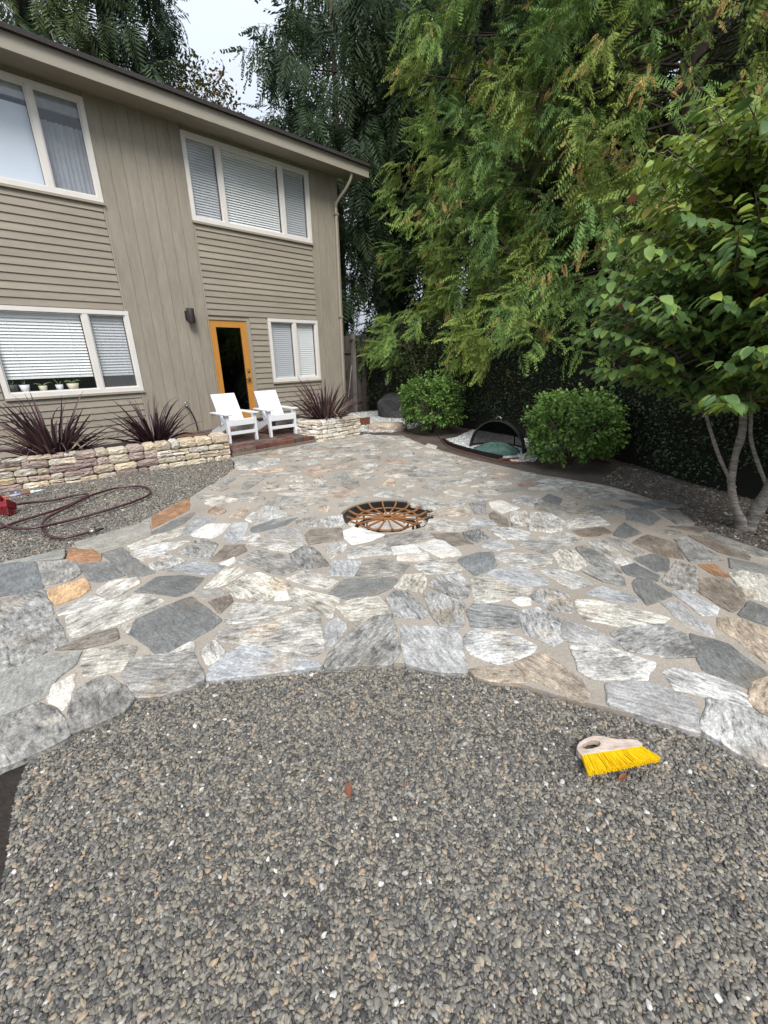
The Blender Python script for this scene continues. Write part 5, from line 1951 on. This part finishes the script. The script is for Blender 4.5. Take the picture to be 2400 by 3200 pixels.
def leaf_parts(root, tpl, P, D, RO, SZ, mats, n_parts, C, T, matname, leafname='leaf', restname='foliage'):
    """the leaves that show largest are objects of their own, the rest one part"""
    rel = P + np.array(root.location[:]) - np.array([0, 0, CAM_H])
    dep = rel @ VIEW
    px = np.abs((rel @ np.array(cr[:])) / dep) < .92
    R = frames(D, RO)
    face = np.abs(np.einsum('ni,ni->n', R[:, :, 2], rel / np.linalg.norm(rel, axis=1, keepdims=True)))
    # nearest to the viewer within the plant, turned to the viewer
    score = face * SZ - .25 * (np.linalg.norm(rel, axis=1) - np.linalg.norm(rel, axis=1).min()) * SZ.mean() * 2
    score[~px] = -9
    order = np.argsort(-score)
    sel, rest = order[:n_parts], order[n_parts:]
    tv, tf, tt = tpl
    V, F, CC = scatter(tv, tf, tt, P[rest], D[rest], RO[rest], SZ[rest], C[rest], T[rest])
    o = obj(restname, np_mesh(restname, V, F, M[matname], CC, True), root)
    tag(o, kind='stuff')
    # a few shared leaf meshes in the plant's own colours
    pick = RNG.integers(0, len(sel), 7)
    mes = []
    for k in pick:
        i = sel[k]
        t = tt[:, None]
        mes.append(np_mesh(leafname, tv, tf, M[matname], np.clip(C[i] * (1 - t) + T[i] * t, 0, 1), True))
    for i in sel:
        mt = Matrix([list(R[i][0]) + [0], list(R[i][1]) + [0], list(R[i][2]) + [0], [0, 0, 0, 1]])
        o = bpy.data.objects.new(leafname, mes[int(RNG.integers(0, 7))])
        o.location = P[i]
        o.rotation_euler = mt.to_euler()
        o.scale = (SZ[i],) * 3
        link(o, root)


def round_shrub(loc, r, h, n, seed, label):
    rnd = random.Random(seed)
    root = empty('round_shrub', loc, label=label, cat='shrub', group='clipped round shrubs')
    st = MB()
    for k in range(9):
        a = k * .7
        st.tube([(0, 0, -.05), (.25 * r * math.cos(a), .25 * r * math.sin(a), h * .3), (.7 * r * math.cos(a), .7 * r * math.sin(a), h * .62)], [.018, .013, .006], 5)
    st.build('stems', M['twig'], root)
    P, D, RO, SZ, C, T = [], [], [], [], [], []
    # twigs end on a lumpy rounded surface; leaves in pairs and whorls along each twig end
    ntw = n // 7
    while len(P) < n:
        u, a = rnd.uniform(-1, 1), rnd.uniform(0, 6.283)
        dirv = Vector((math.sqrt(1 - u * u) * math.cos(a), math.sqrt(1 - u * u) * math.sin(a), u))
        if dirv.z < -.75: continue
        lump = 1 + .20 * noise.noise(dirv * 2.3 + Vector((seed, 0, 0))) + .14 * noise.noise(dirv * 5 + Vector((0, seed, 0)))
        depth = 1 - abs(rnd.gauss(0, .10)) + (rnd.uniform(.03, .14) if rnd.random() < .07 else 0)
        q = Vector([math.copysign(abs(c) ** .85, c) for c in dirv])
        end = Vector((q.x * r * lump * depth, q.y * r * lump * depth, h * .5 + q.z * h * .5 * lump * depth))
        if end.z < .03: continue
        out = (dirv + Vector((rnd.gauss(0, .25), rnd.gauss(0, .25), .35 + rnd.gauss(0, .2)))).normalized()
        br = rnd.uniform(.75, 1.2)
        for k in range(7):
            p = end - out * (k * .016)
            aa = k * 2.4 + rnd.uniform(-.3, .3)
            sidev = out.orthogonal().normalized()
            sidev = (Matrix.Rotation(aa, 3, out) @ sidev)
            d = sidev * (.55 + .12 * k) + out * (.75 - .08 * k) + Vector((0, 0, -.08 * k))
            P.append(p[:]); D.append(d[:]); RO.append(rnd.gauss(0, .35)); SZ.append(rnd.uniform(.048, .076))
            cc = np.array(rnd.choice([(.120, .225, .050), (.138, .245, .056), (.098, .192, .050), (.158, .25, .056)])) * br
            C.append(cc); T.append(cc * 1.25)
    leaf_parts(root, LEAF_S, *map(np.array, (P, D, RO, SZ)), None, 300, np.array(C), np.array(T), 'leaf')
    # dark inner twigs keep the sky from showing through
    return root


round_shrub((6.72, 5.45, 0), .60, 1.10, 5200, 5, 'rounded leafy green shrub beside the flat rock slab')
round_shrub((6.02, 2.36, 0), .62, 1.02, 5600, 9, 'rounded leafy green shrub to the side of the fire screen opening')


def hedge():
    rnd = random.Random(77)
    line = spline([(8.3, 9.2, 0), (7.75, 7.2, 0), (7.5, 5.6, 0), (7.3, 4.4, 0), (7.0, 3.1, 0), (6.55, 2.0, 0), (6.0, 1.1, 0), (5.55, .15, 0), (5.2, -.9, 0), (5.0, -2.2, 0)], 8)
    root = empty('hedge', (7, 3, 0), label='tall dark clipped evergreen hedge behind the round shrubs', cat='hedge')
    O = Vector((7, 3, 0))
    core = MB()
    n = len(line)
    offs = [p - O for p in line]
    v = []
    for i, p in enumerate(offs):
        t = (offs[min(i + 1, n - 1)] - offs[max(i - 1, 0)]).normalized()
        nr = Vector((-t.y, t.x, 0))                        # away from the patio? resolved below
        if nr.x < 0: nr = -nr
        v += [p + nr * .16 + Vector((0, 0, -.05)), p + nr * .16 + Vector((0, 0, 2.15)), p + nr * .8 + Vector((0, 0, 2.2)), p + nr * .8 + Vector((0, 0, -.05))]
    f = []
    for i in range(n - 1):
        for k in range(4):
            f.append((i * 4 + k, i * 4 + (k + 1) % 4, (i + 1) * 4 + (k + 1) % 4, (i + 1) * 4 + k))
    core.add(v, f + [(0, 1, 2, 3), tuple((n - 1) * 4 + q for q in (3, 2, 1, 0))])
    core.build('sky_block_core', pmat('hedge_sky_block_dark', (.012, .014, .009), (.006, .007, .005), 30, .95, .8), root)  # solid dark block added inside the leaves to keep sky from showing through
    P, D, RO, SZ, C, T = [], [], [], [], [], []
    N = 34000
    for _ in range(N):
        s = rnd.uniform(0, n - 1.001)
        i = int(s)
        p = offs[i].lerp(offs[i + 1], s - i)
        t = (offs[i + 1] - offs[i]).normalized()
        nr = Vector((-t.y, t.x, 0))
        if nr.x < 0: nr = -nr
        z = rnd.uniform(.02, 2.25)
        b_ = noise.noise(Vector((p.x * 1.6, p.y * 1.6, z * 1.6))) * .13 + noise.noise(Vector((p.x * 5, p.y * 5, z * 5))) * .06
        q = p + nr * (.09 + b_ + abs(rnd.gauss(0, .05))) + Vector((0, 0, z))
        if z < .25: q += nr * (.25 - z) * .5
        d = -nr * rnd.uniform(.1, 1) + t * rnd.uniform(-1, 1) + Vector((0, 0, rnd.uniform(-.7, .7)))
        P.append(q[:]); D.append(d[:]); RO.append(rnd.uniform(-1.0, 1.0)); SZ.append(rnd.uniform(.028, .052))
        cc = np.array((.060, .096, .040)) * rnd.uniform(.6, 1.5)
        C.append(cc); T.append(cc * 1.2)
    P, D, RO, SZ, C, T = map(np.array, (P, D, RO, SZ, C, T))
    V, F, CC = scatter(*LEAF_Q, P, D, RO, SZ, C, T)
    tag(obj('foliage', np_mesh('foliage', V, F, M['hedgeleaf'], CC), root), kind='stuff')


hedge()


def bushy(name, label, loc, rx, ry, h, z0, n, seed, cols, size, cat='shrub', lumps=.25, npart=0):
    rnd = random.Random(seed)
    root = empty(name, loc, label=label, cat=cat)
    st = MB()
    for k in range(6):
        a = k * 1.05 + seed
        st.tube([(0, 0, -.1), (.2 * rx * math.cos(a), .2 * ry * math.sin(a), z0 + h * .2), (.6 * rx * math.cos(a), .6 * ry * math.sin(a), z0 + h * .7)], [.03 + h * .008, .02 + h * .004, .006], 6)
    st.build('trunk', M['twig'], root)
    P, D, RO, SZ, C, T = [], [], [], [], [], []
    while len(P) < n:
        u, a = rnd.uniform(-1, 1), rnd.uniform(0, 6.283)
        dv_ = Vector((math.sqrt(1 - u * u) * math.cos(a), math.sqrt(1 - u * u) * math.sin(a), u))
        lump = 1 + lumps * noise.noise(dv_ * 2.2 + Vector((seed, 0, 0))) * 1.4 + lumps * .6 * noise.noise(dv_ * 5 + Vector((0, seed, 0)))
        k = lump * (1 - abs(rnd.gauss(0, .16)))
        c = Vector((dv_.x * rx * k, dv_.y * ry * k, z0 + h / 2 + dv_.z * h / 2 * k))
        br = rnd.uniform(.7, 1.25)
        cc = np.array(rnd.choice(cols)) * br
        for q in range(6):
            P.append((c.x + rnd.gauss(0, size), c.y + rnd.gauss(0, size), c.z + rnd.gauss(0, size)))
            d = dv_ * .6 + Vector((rnd.gauss(0, .6), rnd.gauss(0, .6), rnd.gauss(-.1, .5)))
            D.append(d[:]); RO.append(rnd.gauss(0, .6)); SZ.append(size * rnd.uniform(.8, 1.25)); C.append(cc * rnd.uniform(.85, 1.15)); T.append(cc * 1.25)
    P, D, RO, SZ, C, T = map(np.array, (P, D, RO, SZ, C, T))
    V, F, CC = scatter(*LEAF_Q, P, D, RO, SZ, C, T)
    obj('crown', np_mesh('crown', V, F, M['leaf'], CC), root)
    return root


bushy('broadleaf_bush', 'dark broadleaf bush growing over the boulder and outlet box', (7.95, 6.75, 0), .75, .8, 1.35, .75, 3800, 3, [(.055, .085, .022), (.045, .075, .022), (.07, .095, .025)], .06)
bushy('maple_tree', 'autumn tinged broadleaf tree behind the roof edge', (9.3, 18.9, 0), 1.5, 1.5, 6.6, 4.9, 7000, 6, [(.075, .085, .025), (.10, .085, .025), (.13, .085, .025), (.06, .075, .025)], .15, 'tree')


# ------------------------------------------------------------------ pale barked leafy tree on the right
def leafy_tree():
    rnd = random.Random(14)
    base = Vector((4.72, .24, 0))
    root = empty('leafy_tree', base[:], label='small multi stemmed tree with pale ringed bark and broad green leaves', cat='tree')
    B = base
    stems = [
        ([(4.70, .25, -.08), (4.68, .27, .06), (4.61, .34, .22), (4.55, .40, .43), (4.53, .42, .65), (4.54, .42, .86), (4.50, .46, 1.08), (4.42, .53, 1.34), (4.45, .52, 1.6), (4.40, .6, 2.05), (4.3, .7, 2.6)], [.075, .058, .040, .035, .034, .034, .033, .031, .027, .019, .008]),
        ([(4.74, .22, -.08), (4.73, .21, .07), (4.72, .18, .25), (4.68, .14, .5), (4.66, .12, .85), (4.66, .10, 1.3), (4.58, .12, 1.8), (4.5, .16, 2.4), (4.4, .2, 3.0)], [.085, .078, .066, .056, .050, .044, .036, .024, .010]),
        ([(4.75, .16, .20), (4.72, .05, .50), (4.70, -.10, .95), (4.62, -.25, 1.5), (4.5, -.3, 2.2)], [.042, .038, .033, .027, .012]),
        ([(4.57, .385, .40), (4.46, .50, .62), (4.38, .60, .85), (4.31, .68, 1.05), (4.20, .78, 1.24), (4.05, .92, 1.5)], [.015, .018, .017, .016, .014, .008]),
        ([(4.70, .17, .40), (4.62, .28, .62), (4.56, .36, .82), (4.54, .40, 1.02), (4.48, .48, 1.35), (4.42, .6, 1.7)], [.018, .020, .018, .017, .014, .008]),
        ([(4.80, .12, .15), (4.92, .02, .28), (5.05, -.12, .55)], [.03, .022, .010]),
    ]
    spts = []
    for pts, rs in stems:
        spts += [Vector(p) - B for p in spline([Vector(q) for q in pts], 6)]
        sp_ = spline([Vector(p) - B for p in pts], 4)
        rr_ = [float(np.interp(i / (len(sp_) - 1) * (len(pts) - 1), range(len(pts)), rs)) for i in range(len(sp_))]
        MB().tube(sp_, [q * (.78 + .16 * noise.noise(p * 9)) for q, p in zip(rr_, sp_)], 12).build('stem', M['whitebark'], root)
    tw = MB()
    P, D, RO, SZ, C, T = [], [], [], [], [], []
    G = [(.098, .182, .052), (.118, .205, .052), (.084, .160, .054), (.138, .218, .052)]

    def top(x, y):
        return 3.2
    nbr = 0
    # tiers of branches sweeping out and slightly up, leaves hanging along them
    cen = Vector((4.42, .42))
    for i in range(540):
        z = 1.34 + 1.5 * (i + rnd.random()) / 540
        zz = (z - 1.34) / 1.5
        a = rnd.uniform(0, 6.283)
        rmax = (1.32 - .22 * zz - .55 * max(0, zz - .55)) * rnd.uniform(.52, 1.0)
        if zz < .1: rmax *= .85
        dv_ = Vector((math.cos(a), math.sin(a), 0))
        near_ = [p for p in spts if abs(p.z - (z - .28)) < .14] or [min(spts, key=lambda p: abs(p.z - (z - .28)))]
        st_ = rnd.choice(near_)
        rmax += (Vector((cen.x, cen.y)) - (st_ + B).to_2d()).dot(dv_.to_2d()) * .8
        rmax = max(.25, rmax)
        rise = rnd.uniform(.05, .36) + .22 * zz
        bend = rnd.uniform(-.3, .3)
        sd_ = Vector((-dv_.y, dv_.x, 0))

        def pt(s): return st_ + dv_ * rmax * s + sd_ * bend * rmax * s * s + Vector((0, 0, rmax * (rise * s - .12 * s * s) + .22 * s))
        tw.tube([pt(s) for s in (0, .33, .66, 1)], [.011, .008, .005, .002], 4, False)
        s = .16
        k = 0
        while s < 1.02:
            p = pt(s)
            tg = (pt(s + .02) - pt(s - .02)).normalized()
            for _ in range(2):
                k += 1
                lat = sd_ * (1 if k % 2 else -1)
                d = tg * rnd.uniform(.35, .8) + lat * rnd.uniform(.4, 1.0) + Vector((0, 0, -rnd.uniform(.15, .75)))
                sz = rnd.uniform(.074, .118)
                P.append((p + lat * rnd.uniform(0, .03))[:]); D.append(d[:]); RO.append(rnd.gauss(0, .35)); SZ.append(sz)
                ccol = np.array(rnd.choice(G)) * rnd.uniform(.8, 1.2)
                if zz > .5: ccol = ccol * np.array((1.55, 1.3, .9))      # upper leaves yellower, and lightened in colour for the light they catch
                if rnd.random() < .012: ccol = np.array((.22, .08, .05))
                elif rnd.random() < .03: ccol = np.array((.22, .20, .03))
                C.append(ccol); T.append(ccol * np.array((1.3, 1.2, 1.0)))
            s += rnd.uniform(.042, .068) / max(.5, rmax)
    tw.build('twigs', M['twig'], root)
    leaf_parts(root, LEAF_B, *map(np.array, (P, D, RO, SZ)), None, 300, np.array(C), np.array(T), 'leaf')
    return len(P)


nlv = leafy_tree()
print('conifer triangles', tri, 'tree leaves', nlv)

# ------------------------------------------------------------------ fallen leaves
def fallen(u, v, size, rz, mat, label, z=.006):
    p = gp(u, v)
    tv, tf, tt = leaf_template(.42, .3, -.25, .02, 4)
    me = np_mesh('fallen_leaf', tv * size, tf, mat, None, True)
    o = obj('fallen_leaf', me, None, (p.x, p.y, z), (random.uniform(-.2, .2), random.uniform(-.15, .1), rz))
    return tag(o, label, 'leaf')


fallen(1092, 2490, .060, 1.0, M['redleaf'], 'red brown pointed leaf lying alone on the pebbles', -.012)
fallen(1935, 2432, .05, -.4, M['redleaf'], 'small dark red leaf beside the yellow bristles', -.014)
fallen(1265, 2452, .022, .3, M['redleaf'], 'tiny bright red leaf scrap on the pebbles', -.014)
fallen(2290, 1560, .07, .5, M['tanleaf'], 'orange leaf caught between the pale stems', .12)
fallen(2310, 1545, .07, 1.9, M['redleaf'], 'red leaf caught between the pale stems', .14)
fallen(1945, 1500, .07, 2.2, M['tanleaf'], 'pale tan leaf on the soil below the shrub', .0)
fallen(1290, 1420, .06, .2, M['redleaf'], 'dull red leaf on soil beside the rock slab', .0)
fallen(1700, 1472, .06, 2.7, M['tanleaf'], 'yellow leaf on soil past the end of the pipe', .0)
